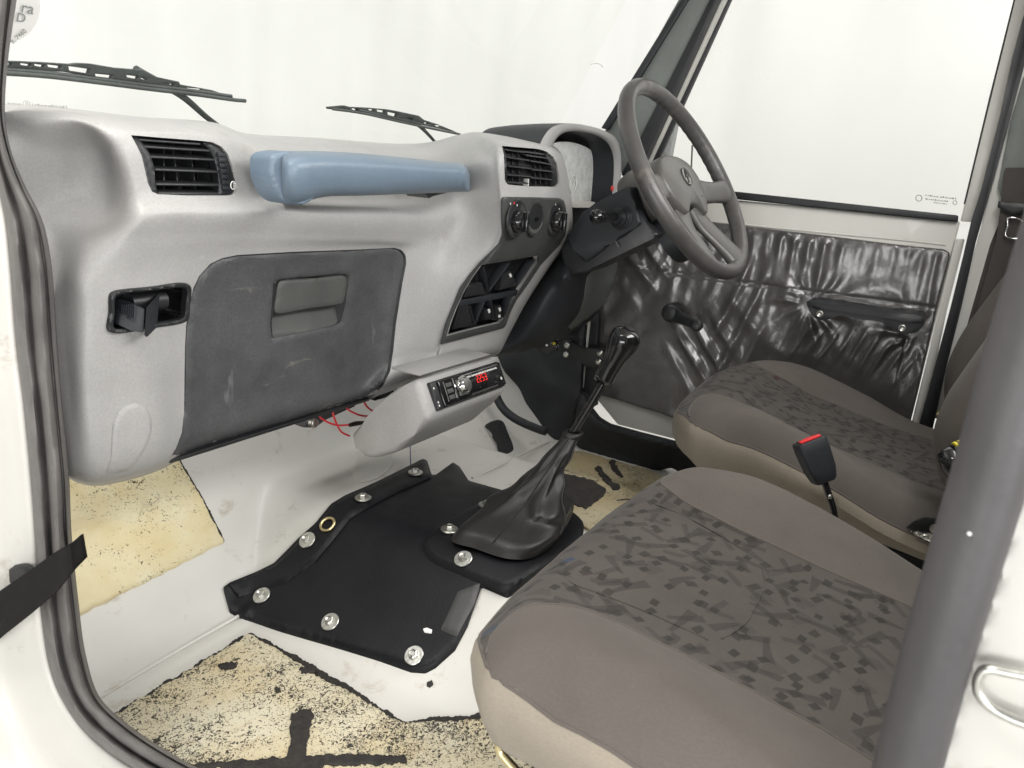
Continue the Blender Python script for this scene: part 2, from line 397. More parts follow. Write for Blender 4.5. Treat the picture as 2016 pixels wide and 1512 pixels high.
m_ins = plain('dark grey panel plastic', (.046, .048, .047), .5, grain=.3, gs=500, mott=.15)
m_slat = plain('satin black plastic', (.035, .036, .038), .3, grain=.2, gs=600)

# ------------------------------------------------------------------ the room
V, F = [], []
path = curve([(-2.5, 3.6), (1.5, 3.5), (3.2, 3.2), (3.6, 1.6), (3.5, 0), (3.6, -3)], 240)
rows = 24
for i in range(rows):
    z = -1.12+3.9*i/(rows-1)
    for j, (x, y) in enumerate(path):
        s = j/239*30; h = (z+1.1)/4
        fold = .05*noise.noise(Vector((s*.9+h*1.5, 3.1, h*.6)))+.03*abs(noise.noise(Vector((s*1.7-h, 8.2, h*.4))))
        k = 1+fold*.35; V.append((x*k, y*k, z))
tag(mk('backdrop', V, gridfaces(rows, 240), m_cloth, None, 80), 'plain white cloth backdrop with soft folds behind the vehicle windows', 'backdrop', 'structure')
tag(mk('ground', [(-6, -6, -1.12), (8, -6, -1.12), (8, 7, -1.12), (-6, 7, -1.12)], [(0, 1, 2, 3)], m_floor, None, 0), 'pale smooth studio floor under the vehicle', 'floor', 'structure')

# ------------------------------------------------------------------ body shell
body = thing('car', 'white painted vehicle body with bare metal floor and open doorway', 'car', (.97, 0, -.62))
def FZ(x, y):
    xs = x if x < .97 else 1.94-x
    t = min(1, max(0, (xs-.605)/.19)); t = t*t*(3-2*t)
    z = -.62+.115*t
    zt = -.62+(y-.745)*1.0
    k = .018; h = max(k-abs(z-zt), 0)/k
    z = max(z, zt)+h*h*k*.25
    if xs < .63: z += .0045*math.exp(-((y-.722)/.006)**2)
    return z
def FL(off=0.0):
    def f(px, py):
        d = ray(px, py); dx, dy_, dz = float(d[0]), float(d[1]), float(d[2])
        a, b = -.28/dz, -.66/dz; st = (b-a)/22; t = a
        while t < b:
            t += st
            if t*dz < FZ(t*dx, t*dy_)+off: break
        lo, hi = t-st, t
        for _ in range(12):
            m = (lo+hi)/2
            if m*dz < FZ(m*dx, m*dy_)+off: hi = m
            else: lo = m
        return d*hi
    return f
xs = np.linspace(.31, 1.63, 150); ys = np.linspace(-.5, 1.06, 190)
G = np.array([[(x, y, FZ(x, y)) for x in xs] for y in ys])
surf('floor_pan', G, m_white, body, smooth=60)
prism('firewall', [(.3, 1.0, -.4), (1.66, 1.0, -.4), (1.66, 1.0, -.02), (.3, 1.0, -.02)], (0, .01, 0), m_white, body, 0)
prism('roof_panel', [(.33, .52, .43), (1.64, .52, .43), (1.64, -.54, .45), (.33, -.54, .45)], (0, 0, .02), m_head, body, 0)
prism('rear_wall', [(.33, -.52, -.62), (1.64, -.52, -.62), (1.64, -.52, .42), (.33, -.52, .42)], (0, -.02, 0), m_head, body, 0)
prism('unseen_side_panel', [(.34, -.10, -.62), (.34, -.52, -.62), (.34, -.52, .43), (.34, -.10, .43)], (.03, 0, 0), m_white, body, 0)  # unseen body side, left solid to keep the lamp behind off the driver
prism('side_panel', [(1.665, -.1, -.62), (1.665, -.52, -.62), (1.665, -.52, .42), (1.665, -.1, .42)], (.01, 0, 0), m_head, body, 0)
# raised oval pressing on the toe board behind the tunnel cover
ov = loop([(693, 915), (700, 890), (740, 872), (768, 872), (778, 892), (768, 920), (725, 945), (700, 942)], 40)
sheet('floor_pressing', ov, FL(.004), 6, m_white, body, .006, (0, .3, -.9), .003)
for q in ([(186, 1380), (330, 1293), (478, 1208)], [(930, 941), (1000, 908), (1080, 870)]): tube('weld_seam', [FL(.001)(x, y) for x, y in q], .0026, m_white, body, seg=8, n=30)
# near side front door post, its weather strip, sill
rowsA = [(-60, -20, 33, -20), (-50, 130, 13, 130), (-40, 230, 9, 230), (-22, 300, 22, 300), (-6, 370, 50, 370), (8, 430, 80, 430), (18, 520, 97, 505), (30, 680, 111, 680),
         (45, 800, 121, 800), (60, 960, 134, 935), (70, 1100, 139, 1050), (80, 1220, 152, 1180), (100, 1330, 167, 1290), (140, 1410, 194, 1372), (200, 1472, 248, 1425), (290, 1530, 335, 1484), (420, 1590, 450, 1545)]
prof = [(0, .338), (.08, .325), (.24, .319), (.36, .323), (.44, .328), (.52, .323), (.66, .319), (.8, .325), (.86, .331), (.91, .329), (.96, .337), (1.0, .372), (1.03, .40)]
ctl = [[(a+(c-a)*t, b+(d-b)*t, x) for t, x in prof] for a, b, c, d in rowsA]
Gp = bic(np.array(ctl)*[1, 1, 1000], 150, 50)/[1, 1, 1000]
G = np.array([[W(p[0], p[1], 'x', p[2]+.0022*noise.noise(Vector((p[0]*.05, p[1]*.014, 1)))) for p in r] for r in Gp])
surf('pillar_weatherstrip', G, m_rub, body)
ctl = []
for i, (a, b, c, d) in enumerate(rowsA):
    q = max(0, i-9)/7
    ctl.append([(a-330+60*q, b+420*q*q, .24), (a-180+30*q, b+230*q*q, .285), (a-90, b+110*q*q, .315), (a-30, b+35*q*q, .326), (a+2, b, .333), (a+14, b-4*q, .345)])
Gp = bic(np.array(ctl)*[1, 1, 1000], 120, 40)/[1, 1, 1000]
surf('front_door_post', np.array([[W(*p[:2], 'x', p[2]) for p in r] for r in Gp]), m_white, body)
# round black blanking plug on the door post
pl = np.array([(33+26*math.cos(t), 1134+21*math.sin(t)) for t in np.linspace(0, 6.283, 28, endpoint=False)])
sheet('blanking_plug', pl, WX(.322), 4, m_rubk, body, .006, (1, 0, 0), .002)
# far windscreen pillar, in strips, leaning back with the glass
def strip(name, a, b, c, d, x, mat, parent, th=.012):
    return plate(name, [a, b, d, c], x, mat, parent, th, .002)
strip('windscreen_pillar', (1352, -30), (1420, -30), (1188, 262), (1228, 352), 1.600, m_pillar, body, .05)
strip('windscreen_rubber', (1358, -30), (1372, -30), (1183, 252), (1197, 256), 1.592, m_rubk, body, .03)
strip('door_opening_rubber', (1412, -30), (1424, -30), (1222, 345), (1254, 345), 1.594, m_rubk, body, .03)
# far rear door post with its rubber, belt trim
rub = [(2040, -60), (2016, 29), (1994, 111), (1970, 225), (1933, 370), (1913, 433), (1897, 503), (1872, 605), (1839, 728), (1807, 847), (1790, 900), (1822, 905), (1835, 851), (1864, 720), (1893, 605), (1921, 478), (1952, 370), (1981, 265), (2016, 132), (2060, -60)]
plate('rear_post_rubber', rub, 1.597, m_rubk, body, .03, .005)
rp = [(2070, -60), (2010, 150), (1975, 290), (1945, 400), (1915, 510), (1888, 620), (1858, 740), (1832, 822), (1858, 816), (1872, 760), (1940, 560), (1990, 410), (2100, 60)]
plate('rear_door_post', rp, 1.612, m_whited, body, .04, .003)
sheet('post_trim', [(1950, 480), (1975, 420), (2000, 300), (2040, 120), (2120, 100), (2120, 700), (1870, 760), (1890, 690)], WX(1.606), 14, m_brown, body, .02, (1, 0, 0), .004)
sheet('post_trim', [(1990, 240), (2016, 150), (2060, 150), (2040, 400), (1975, 400), (1965, 370)], WX(1.600), 10, m_pillar, body, .006, (1, 0, 0), .002)
sheet('post_bracket', [(1838, 808), (1857, 812), (1857, 826), (1836, 823)], WX(1.604), 4, m_brass, body, .004, (1, 0, 0), .001)
# near rear door post (beside the lens): fat rubber, painted post, striker
bp = [(2110, 400), (2060, 560), (2015, 700), (1967, 870), (1944, 950), (1893, 1120), (1840, 1300), (1786, 1508), (1735, 1720)]
P = [W(x, y, 'x', .33) for x, y in bp]
tube('near_post_rubber', P, .0131, m_bseal, body, seg=22, n=60)
sheet('near_rear_post', [(2075, 640), (2000, 930), (1955, 1110), (1890, 1310), (1825, 1530), (1780, 1720), (2400, 1720), (2400, 640)], WX(.335), 20, m_white, body, .03, (1, -.2, 0), .004)
tube('rubber_clip', [W(1907, 1050, 'x', .318), W(1909, 1051, 'x', .316)], .0007, m_print, body, seg=10)
st = [(2060, 1340), (1990, 1325), (1942, 1318), (1929, 1330), (1926, 1362), (1945, 1388), (1985, 1412), (2060, 1440)]
tube('door_striker', [W(x, y, 'x', .328) for x, y in st], .0021, m_steel, body, seg=12, n=50)
# windscreen pane with its round sticker and etched marks
def WSY(x, z): return .872-.50*z+.03*(1-((x-.97)/.66)**2)
G = np.array([[(x, WSY(x, z), z) for x in np.linspace(.36, 1.585, 40)] for z in np.linspace(-.015, .46, 20)])
ws = surf('windscreen', G, m_glass, body)
prism('windscreen_header', [(.33, WSY(.33, .46), .445), (.97, WSY(.97, .46), .445), (1.6, WSY(1.6, .46), .445), (1.6, .50, .445), (.33, .50, .445)], (0, 0, .03), m_whited, body, 0)
def WS(px, py):
    d = ray(px, py); t = .5
    for _ in range(30):
        p = d*t; t *= (WSY(p[0], p[2]))/p[1]
    return d*t
dc = np.array([(10+66*math.cos(t), 12+72*math.sin(t)) for t in np.linspace(0, 6.283, 48, endpoint=False)])
stk = sheet('windscreen_sticker', dc, lambda x, y: WS(x, y)-np.array([0, .003, 0]), 5, plain('pale sticker', (.70, .69, .67), .5, mott=.02), ws, .0004, (0, 1, 0), 0)
def wtext(name, body_, px, py, size, ang, mat, parent, pos, fl=False, sx=1):
    O = pos(px, py); c, s = math.cos(ang), math.sin(ang)
    u = pos(px+8*c, py+8*s)-O; v = pos(px+8*s, py-8*c)-O
    if fl: u = -u
    n = np.cross(u, v); n /= np.linalg.norm(n)
    return text3d(name, body_, mat, parent, basis(O, u, v), size)
def WSs(x, y): return WS(x, y)-np.array([0, .005, 0])
wtext('sticker_print', 'ra', 49, 17, .0155, .21, m_pgrey, stk, WSs)
wtext('sticker_print', 'D', 36, 36, .0125, .21, m_pgrey, stk, WSs)
wtext('sticker_print', 'B, 7460', 31, 72, .0062, -.72, m_pgrey, stk, WSs)
def dashes(name, a, b, n, pos, mat, parent, h, seed):
    rnd = random.Random(seed); geos = []; a = np.array(a, float); b = np.array(b, float); t = 0
    while t < 1:
        l = rnd.uniform(.02, .07); p, q = a+(b-a)*t, a+(b-a)*min(1, t+l)
        hh = h*rnd.uniform(.6, 1); geos.append(([pos(*p), pos(*q), pos(q[0], q[1]-hh), pos(p[0], p[1]-hh)], [(0, 1, 2, 3)])); t += l+rnd.uniform(.015, .05)
    V, F = join(geos); return mk(name, V, F, mat, parent, 0)
m_etch = plain('etched glass mark', (.5, .52, .48), .6)
dashes('etched_mark', (58, 208), (130, 213), 1, WSs, m_etch, ws, 5, 1)
dashes('etched_mark', (10, 205), (36, 207), 1, WSs, m_etch, ws, 4, 2)
rg = [WSs(47+7*math.cos(t), 204+6*math.sin(t)) for t in np.linspace(0, 6.283, 16, endpoint=False)]
tube('etched_mark', rg, .0004, m_etch, ws, seg=4, closed=True, n=24)
wtext('etched_mark', 'E', 47, 204, .006, 0, m_etch, ws, WSs, True)
tube('glass_scratch', [WSs(x, y) for x, y in ((1158, 127), (1166, 125), (1176, 126), (1183, 132))], .0007, m_etch, ws, seg=5, n=12)

# ------------------------------------------------------------------ footwell pads and marks
def ragged(P, n, amp, seed=1, fr=.05):
    Q = []
    P = np.array(P, float); B = np.roll(P, -1, 0); L = np.linalg.norm(B-P, axis=1); tot = L.sum()
    for a, b, l in zip(P, B, L):
        k = max(1, int(n*l/tot))
        for i in range(k):
            q = a+(b-a)*i/k; d = amp*noise.noise(Vector((q[0]*fr*.4, q[1]*fr*.4, seed)))+amp*.7*noise.noise(Vector((q[0]*fr*1.7, q[1]*fr*1.7, seed)))+amp*.35*noise.noise(Vector((q[0]*fr*5, q[1]*fr*5, seed))); nrm = np.array([b[1]-a[1], a[0]-b[0]])/l
            Q.append(q+nrm*d)
    return np.array(Q)
DN = (0, 0, -1)
pad = lambda nm, P, mat, off, th, lb, cat, amp, seed, step=5: tag(sheet(nm, ragged(P, 160, amp, seed), FL(off), step, mat, None, th, DN, .001), lb, cat)
t = thing('damping_pad', 'clean yellow sound damping pad on the toe board under the glovebox', 'floor pad', W(300, 1100, 'z', -.55), 'yellow damping pads stuck to the floor')
P1 = [(90, 960), (160, 925), (335, 860), (352, 905), (400, 985), (440, 1063), (158, 1205), (110, 1190)]
sheet('pad_sheet', ragged(P1, 400, 2.5, 3, .1), FL(.005), 4, m_pad1, t, .005, DN, .001)
sheet('bitumen_edge', ragged([(88, 958), (160, 922), (336, 857), (355, 905), (402, 984), (442, 1064), (158, 1206), (110, 1193)], 400, 2, 8, .14), FL(.002), 3, m_tar, t, .002, DN, 0)
t = thing('damping_pad', 'worn speckled yellow damping pad with black bitumen T on the near floor', 'floor pad', W(600, 1400, 'z', -.62), 'yellow damping pads stuck to the floor')
P2 = [(150, 1440), (225, 1406), (493, 1246), (560, 1287), (605, 1316), (640, 1338), (700, 1366), (745, 1395), (790, 1421), (880, 1417), (975, 1411), (1040, 1440), (1060, 1620), (250, 1640)]
sheet('bitumen_edge', ragged([(140, 1440), (224, 1404), (493, 1244), (570, 1284), (622, 1311), (665, 1338), (712, 1366), (755, 1396), (794, 1419), (880, 1410), (985, 1404), (1050, 1440), (1070, 1620), (250, 1650)], 900, 5, 5, .11), FL(.002), 3, m_tar, t, .002, DN, 0)
sheet('pad_sheet', ragged(P2, 900, 5, 9, .09), FL(.006), 3, m_pad2, t, .005, DN, .001)
for Pq, sd in (([(574, 1404), (590, 1396), (612, 1394), (618, 1404), (606, 1450), (602, 1486), (700, 1483), (800, 1487), (800, 1500), (700, 1504), (640, 1504), (625, 1530), (560, 1530), (500, 1510), (360, 1512), (356, 1502), (450, 1497), (520, 1492), (566, 1488), (572, 1440)], 2),
               ([(430, 1308), (445, 1300), (466, 1301), (466, 1312), (450, 1318), (436, 1315)], 4), ([(590, 1312), (606, 1308), (626, 1316), (618, 1324), (596, 1322)], 6), ([(540, 1352), (549, 1349), (553, 1356), (545, 1360)], 7)):
    sheet('bitumen_mark', ragged(Pq, 300, 5, sd, .16), FL(.0085), 2.2, m_tar, t, .002, DN, .0006)
t = thing('damping_pad', 'grimy damping pad with smeared black bitumen beside the gear lever gaiter', 'floor pad', W(1180, 930, 'z', -.62), 'yellow damping pads stuck to the floor')
sheet('pad_sheet', ragged([(1075, 930), (1129, 885), (1150, 889), (1200, 903), (1275, 924), (1330, 950), (1270, 1010), (1160, 1040), (1090, 1000)], 160, 3, 4), FL(.006), 5, m_pad3, t, .005, DN, .001)
for Pq, sd in (([(1095, 925), (1112, 932), (1160, 942), (1197, 962), (1188, 975), (1155, 1000), (1117, 988), (1090, 975)], 3), ([(1172, 922), (1180, 918), (1193, 932), (1206, 946), (1218, 952), (1220, 964), (1206, 960), (1192, 948), (1180, 936)], 5), ([(1196, 905), (1210, 906), (1228, 938), (1222, 942), (1208, 926)], 6)):
    sheet('bitumen_mark', ragged(Pq, 110, 4, sd, .2), FL(.0085), 4, m_tar, t, .002, DN, .0006)
tag(sheet('tar_speck', ragged([(841, 1342), (850, 1338), (853, 1346), (846, 1352), (840, 1349)], 40, 1, 2, .3), FL(.002), 2, m_tar, None, .002, DN, .0005), 'small black tar speck on bare white floor below the tunnel cover', 'tar speck')
tag(tube('string_end', [FL(.008)(x, y) for x, y in ((277, 988), (284, 993), (298, 992), (310, 985), (314, 973))], .0005, m_string, None, seg=6, n=20), 'short curled grey thread lying on the clean yellow pad', 'thread')

# ------------------------------------------------------------------ tunnel cover and gear lever
def bolt_mesh():
    g = [lathegeo([(-.001, .0125), (.0008, .0125), (.0014, .0118), (.0014, .0045)], (0, 0, 0), (0, 0, 1), 24)]
    V, F = lathegeo([(.0014, .0066), (.0018, .0066), (.0058, .0062), (.0066, .0052), (.0055, .003)], (0, 0, 0), (0, 0, 1), 6); g.append((V, F))
    V, F = join(g); me = bpy.data.meshes.new('bolt'); me.from_pydata([tuple(v) for v in V], [], F); me.materials.append(m_steel)
    for p in me.polygons: p.use_smooth = True
    me.set_sharp_from_angle(angle=math.radians(30)); return me
BOLT = bolt_mesh()
def bolt(pos, px, py, parent, s=1.0, name='bolt'):
    O = pos(px, py); a = pos(px+7, py)-O; b = pos(px, py-7)-O; n = np.cross(a, b); n /= np.linalg.norm(n)
    o = bpy.data.objects.new(name, BOLT); COL.objects.link(o)
    o.rotation_euler = Vector(n).to_track_quat('Z', 'Y').to_euler(); o.location = O; o.scale = (s, s, s); attach(o, parent); return o
cov = thing('tunnel_cover', 'black moulded rubber gearbox tunnel cover bolted to the white floor', 'floor cover', W(700, 1120, 'z', -.57))
CV = [(440, 1152), (452, 1195), (470, 1204), (556, 1233), (678, 1268), (747, 1289), (810, 1311), (838, 1313), (858, 1303), (897, 1268), (921, 1223), (949, 1143), (1000, 1165), (1150, 1075), (1145, 1021), (1121, 1003),
      (1010, 967), (923, 943), (905, 915), (892, 907), (857, 932), (850, 931), (841, 903), (832, 900), (794, 919), (739, 946), (680, 971), (652, 988), (621, 1026), (587, 1056), (567, 1077), (539, 1105), (504, 1122), (452, 1143)]
sheet('cover_sheet', CV, FL(.010), 6, m_mat, cov, .010, DN, .003)
# raised flange that stands along the front edge
FLG = [(452, 1146), (504, 1125), (541, 1108), (570, 1080), (590, 1059), (624, 1029), (655, 991), (682, 974), (740, 949), (795, 922), (832, 903), (840, 906), (849, 935), (780, 965), (718, 998), (690, 1015), (655, 1060), (622, 1098), (560, 1140), (470, 1170)]
sheet('cover_flange', FLG, FL(.017), 5, m_mat, cov, .008, DN, .004)
for x, y in ((515, 1172), (650, 1224), (815, 1290)): bolt(FL(.0125), x, y, cov)
for x, y in ((605, 1063), (715, 980), (818, 930)): bolt(FL(.020), x, y, cov)
O = FL(.020)(645, 1032); a = FL(.02)(652, 1032)-O; b = FL(.02)(645, 1025)-O; n = np.cross(a, b); n /= np.linalg.norm(n)
a, b, n = frame_at(n); tube('grommet', [O+.0105*(math.cos(q)*a+math.sin(q)*b) for q in np.linspace(0, 6.283, 20, endpoint=False)], .0022, m_brass, cov, closed=True, n=32, seg=8)
sheet('sticker', [(833, 1237), (840, 1235), (851, 1239), (850, 1245), (836, 1243)], FL(.0125), 3, m_print, cov, .002, DN, .0005)
sheet('cover_step', [(902, 1162), (946, 1146), (935, 1185), (900, 1250), (868, 1236), (885, 1200)], FL(.013), 6, plain('scuffed rubber', (.05, .05, .052), .5, grain=.3), cov, .004, DN, .0015)

gl = thing('gear_lever', 'black gear lever with glossy knob and leatherette gaiter on the tunnel', 'gear lever', W(1020, 1050, 'z', -.49))
PB = [(834, 1068), (838, 1058), (862, 1034), (905, 1008), (958, 980), (1000, 962), (1060, 970), (1122, 1000), (1150, 1030), (1130, 1075), (1060, 1115), (1000, 1152), (960, 1141), (905, 1118), (850, 1092)]
sheet('base_plate', loop(PB, 90), FL(.020), 5, m_mat, gl, .011, DN, .003)
for x, y in ((885, 1042), (912, 1100), (958, 994)): bolt(FL(.022), x, y, gl)
T = W(1130, 850, 'x', .965); B0 = np.array([.895, .488, -.482])
base = np.array([W(x, y, 'z', -.482) for x, y in loop([(888, 1063), (935, 1080), (1000, 1100), (1050, 1098), (1100, 1062), (1120, 1010), (1085, 985), (1020, 990), (960, 1010), (915, 1035)], 72)])
B0 = base.mean(0); rings = []
lv = [(0, 1, 0), (.06, .97, .006), (.14, .86, .003), (.25, .70, -.003), (.38, .52, -.006), (.52, .365, -.006), (.66, .25, -.003), (.8, .175, 0), (.92, .135, 0), (.955, .125, 0), (.96, .145, 0), (1.0, .145, 0), (1.0, .09, 0)]
for h, s, dr in curve([(a, b, c) for a, b, c in lv], 46):
    c = B0+(T-B0)*h; R = []
    for k, q in enumerate(base):
        th = 2*math.pi*k/72; d = q-B0
        rr = np.linalg.norm(d); dn = d/rr
        rt = .0175; r = rr*s if s > .3 else (rr*s)*(s/.3)**0
        r = rr*s*(1-h)+ (.098*s)*h
        fo = math.sin(math.pi*min(1, h*1.15))**1.0 if h < .85 else 0
        f = noise.noise(Vector((math.cos(th)*1.7, math.sin(th)*1.7, h*5.5)))*.014*fo+noise.noise(Vector((math.cos(th)*2.6, math.sin(th)*2.6, h*9+3)))*.0045*fo
        f += .009*fo*math.sin(th*2+h*11)*math.exp(-((h-.3)/.2)**2)
        R.append(c+dn*(r+f)+np.array([0, -.3*dr, dr]))
    rings.append(R)
surf('gaiter', np.array(rings), m_boot, gl, smooth=70, wrap=True)
# stitched seams down the gaiter
for k in (28, 10):
    tube('gaiter_seam', [np.array(rings[i][k])+(np.array(rings[i][k])-(B0+(T-B0)*min(1, i/45)))*.012 for i in range(3, 40)], .0012, m_boot, gl, seg=6)
S1 = W(1196, 742, 'x', .975); tube('shaft', [T-(S1-T)*.2, S1+(S1-T)*.15], .0063, m_gloss, gl, seg=16)
K0, K1 = W(1186, 752, 'x', .972), W(1238, 652, 'x', .98); ax_ = (K1-K0); L_ = np.linalg.norm(ax_)
lathe('knob', [(-.001, .010), (0, .0135), (L_*.1, .0145), (L_*.3, .0145), (L_*.5, .0165), (L_*.68, .0205), (L_*.82, .0228), (L_*.93, .0215), (L_*1.0, .0165), (L_*1.035, .009), (L_*1.045, 0)], K0, ax_, m_gloss, gl, 32, 80)
lathe('knob_cap', [(L_*1.045, .0088), (L_*1.06, .0082), (L_*1.064, .006), (L_*1.064, 0)], K0, ax_, m_blk, gl, 24)

# ------------------------------------------------------------------ dashboard
dash = thing('dashboard', 'grained grey dashboard with dark glovebox and black centre stack', 'dashboard', (.95, .8, -.3))
cols = [
 [(-40, 205, .86), (-32, 212, .83), (-22, 235, .80), (0, 290, .78), (20, 390, .78), (40, 440, .78), (60, 480, .77), (75, 530, .76), (85, 620, .75), (100, 760, .74), (125, 930, .74), (128, 938, .80)],
 [(20, 205, .86), (30, 213, .81), (60, 240, .765), (90, 300, .775), (108, 390, .78), (112, 430, .772), (108, 480, .758), (113, 530, .742), (120, 620, .73), (133, 760, .72), (148, 930, .715), (158, 952, .77)],
 [(110, 211, .86), (110, 219, .79), (140, 238, .742), (185, 300, .757), (205, 390, .757), (200, 440, .74), (170, 480, .718), (160, 540, .706), (165, 620, .702), (168, 760, .698), (190, 938, .70), (198, 956, .76)],
 [(185, 219, .855), (185, 226, .785), (198, 245, .722), (232, 300, .705), (255, 390, .70), (258, 432, .69), (235, 480, .694), (225, 540, .697), (225, 620, .695), (235, 760, .692), (255, 925, .695), (262, 943, .75)],
 [(270, 229, .85), (270, 235, .78), (275, 252, .715), (285, 275, .698), (315, 385, .69), (320, 420, .678), (318, 470, .686), (300, 530, .695), (295, 620, .695), (300, 760, .692), (310, 908, .695), (318, 924, .75)],
 [(420, 241, .85), (420, 248, .78), (425, 262, .715), (440, 280, .698), (470, 385, .69), (475, 420, .672), (462, 465, .686), (442, 508, .699), (400, 620, .708), (385, 760, .708), (385, 876, .712), (388, 884, .75)],
 [(482, 262, .86), (490, 270, .82), (500, 283, .76), (508, 302, .72), (530, 390, .70), (540, 415, .672), (537, 465, .686), (530, 505, .699), (525, 620, .708), (500, 760, .708), (480, 848, .712), (482, 856, .75)],
 [(620, 271, .86), (620, 276, .835), (620, 290, .79), (620, 320, .735), (620, 395, .70), (625, 420, .668), (625, 467, .683), (625, 500, .698), (620, 620, .708), (600, 760, .708), (590, 818, .712), (592, 826, .75)],
 [(790, 283, .86), (790, 287, .835), (790, 298, .79), (790, 330, .735), (780, 392, .70), (775, 422, .67), (775, 470, .683), (775, 497, .697), (745, 620, .707), (722, 740, .707), (700, 786, .712), (702, 794, .75)],
 [(850, 279, .86), (850, 284, .83), (855, 293, .78), (870, 330, .70), (880, 385, .68), (872, 430, .668), (842, 475, .678), (815, 510, .684), (800, 620, .685), (782, 700, .688), (757, 762, .692), (752, 777, .74)],
 [(900, 266, .86), (905, 268, .83), (920, 276, .72), (933, 310, .637), (925, 385, .645), (916, 430, .652), (885, 488, .662), (858, 540, .666), (833, 620, .672), (818, 690, .678), (798, 748, .685), (793, 760, .73)],
 [(940, 260, .84), (950, 263, .75), (960, 275, .645), (968, 310, .602), (976, 385, .596), (980, 440, .597), (960, 490, .61), (928, 540, .626), (884, 620, .65), (860, 690, .664), (846, 729, .668), (842, 741, .72)],
 [(985, 265, .80), (985, 268, .70), (986, 278, .62), (988, 300, .588), (993, 380, .583), (996, 440, .583), (984, 487, .594), (949, 530, .61), (908, 600, .635), (876, 676, .656), (866, 721, .66), (863, 733, .70)],
 [(1075, 281, .80), (1080, 284, .70), (1088, 292, .62), (1095, 310, .588), (1110, 380, .583), (1115, 440, .583), (1098, 485, .59), (1072, 522, .605), (1026, 590, .63), (993, 650, .65), (973, 693, .66), (968, 703, .70)],
 [(1084, 284, .80), (1091, 288, .70), (1100, 298, .64), (1108, 316, .605), (1120, 380, .60), (1124, 440, .60), (1110, 483, .605), (1082, 522, .618), (1037, 590, .642), (1004, 650, .662), (984, 690, .67), (978, 700, .71)],
 [(1086, 285, .83), (1094, 290, .76), (1104, 301, .70), (1111, 318, .67), (1123, 380, .665), (1127, 440, .665), (1112, 486, .67), (1084, 524, .68), (1039, 592, .70), (1006, 652, .72), (986, 692, .73), (980, 702, .75)],
]
ctl = np.array(cols, float).transpose(1, 0, 2)*[1, 1, 1000]
NR, NC = 190, 260
Gp = bic(ctl, NR, NC)/[1, 1, 1000]
dp = Gp.reshape(-1, 3)
# lookup of the fascia depth at a picture point
_cell = {}
for i in range(12, NR-6):
    for j in range(NC): _cell.setdefault((int(Gp[i, j, 0]//20), int(Gp[i, j, 1]//20)), []).append(Gp[i, j])
def dy(px, py):
    k = (int(px//20), int(py//20)); L = []
    for a in (-1, 0, 1):
        for b in (-1, 0, 1): L += _cell.get((k[0]+a, k[1]+b), [])
    if not L: L = [dp[((dp[:, :2]-(px, py))**2).sum(1).argmin()]]
    L = np.array(L); d = ((L[:, :2]-(px, py))**2).sum(1)+.5; o = np.argsort(d)[:8]; wt = 1/d[o]
    return float((L[o, 2]*wt).sum()/wt.sum())
def D(off=0.0): return lambda px, py: W(px, py, 'y', dy(px, py)-off)
VL = [(258, 266), (317, 271), (395, 277), (419, 280), (437, 289), (449, 304), (459, 330), (466, 356), (467, 374), (459, 384), (446, 385.5), (369, 385.5), (312, 383), (299, 377), (291, 360), (286, 337), (279, 307), (270, 288)]
VC = [(988, 287), (1010, 289), (1059, 293), (1076, 298), (1089, 308), (1097, 323), (1101, 346), (1101, 362), (1096, 368), (1043, 367.5), (1000, 363.5), (994, 356), (993, 333), (992, 305), (990, 296)]
ASH = loop([(222, 582), (229, 575), (300, 566), (366, 560), (376, 567), (374, 600), (371, 628), (362, 634), (300, 645), (230, 655), (217, 649), (219, 615)], 60)
LIDO = [(333, 906), (350, 880), (361, 853), (366, 810), (367, 750), (368, 688), (371, 640), (378, 595), (385, 568), (396, 545), (417, 522), (440, 511), (470, 505), (580, 499), (700, 494), (774, 490), (788, 494), (796, 505), (797, 520), (789, 560), (776, 640), (771, 690), (765, 730), (752, 757), (728, 783), (600, 824), (450, 870)]
INS = [(991, 394), (994, 388.5), (1005, 388), (1050, 388.5), (1103, 390), (1112, 395), (1116, 410), (1118, 440), (1115, 462), (1104, 482), (1067, 521), (1037, 566), (1018, 592), (1006, 617), (998, 640), (994, 646), (940, 660), (871, 678), (880, 640), (896, 600), (910, 566), (930, 539), (948, 518), (972, 495), (987, 479), (993, 462), (991, 430)]
PK = [(949, 521), (1010, 511), (1062, 503), (1062, 518), (1033, 562), (1013, 592), (1000, 618), (990, 636), (940, 648), (880, 664), (888, 636), (900, 605), (914, 574), (930, 547)]
keep = [0]
C4 = np.array([Gp[:-1, :-1], Gp[1:, :-1], Gp[:-1, 1:], Gp[1:, 1:]]).mean(0)[..., :2].reshape(-1, 2)
ok = np.ones(len(C4), bool)
PULL = [(541, 556), (552, 550), (680, 539), (690, 543), (689, 552), (683, 600), (674, 634), (664, 641), (550, 663), (538, 666), (535, 640), (538, 600)]
HOLES = [VL, VC, [tuple(p) for p in ASH], PK, PULL]
for h in HOLES: ok &= ~inpoly(C4, np.array(h, float))
F = np.array(gridfaces(NR, NC))[ok]; F = [tuple(map(int, f)) for f in F]
be = bound_edges(F); P2d = dp[:, :2].copy(); Yv = dp[:, 2].copy()
bvs = np.array(sorted({a for e in be for a in e}))
for h in HOLES:
    h = np.array(h, float); q = nearest(P2d[bvs], h); dd = np.linalg.norm(q-P2d[bvs], axis=1); s = dd < 9
    inside_rows = [(v//NC not in (0, NR-1)) and (v % NC not in (0, NC-1)) for v in bvs]; s &= np.array(inside_rows)
    P2d[bvs[s]] = q[s]
V = [W(P2d[i][0], P2d[i][1], 'y', Yv[i]) for i in range(len(P2d))]
extra = {}
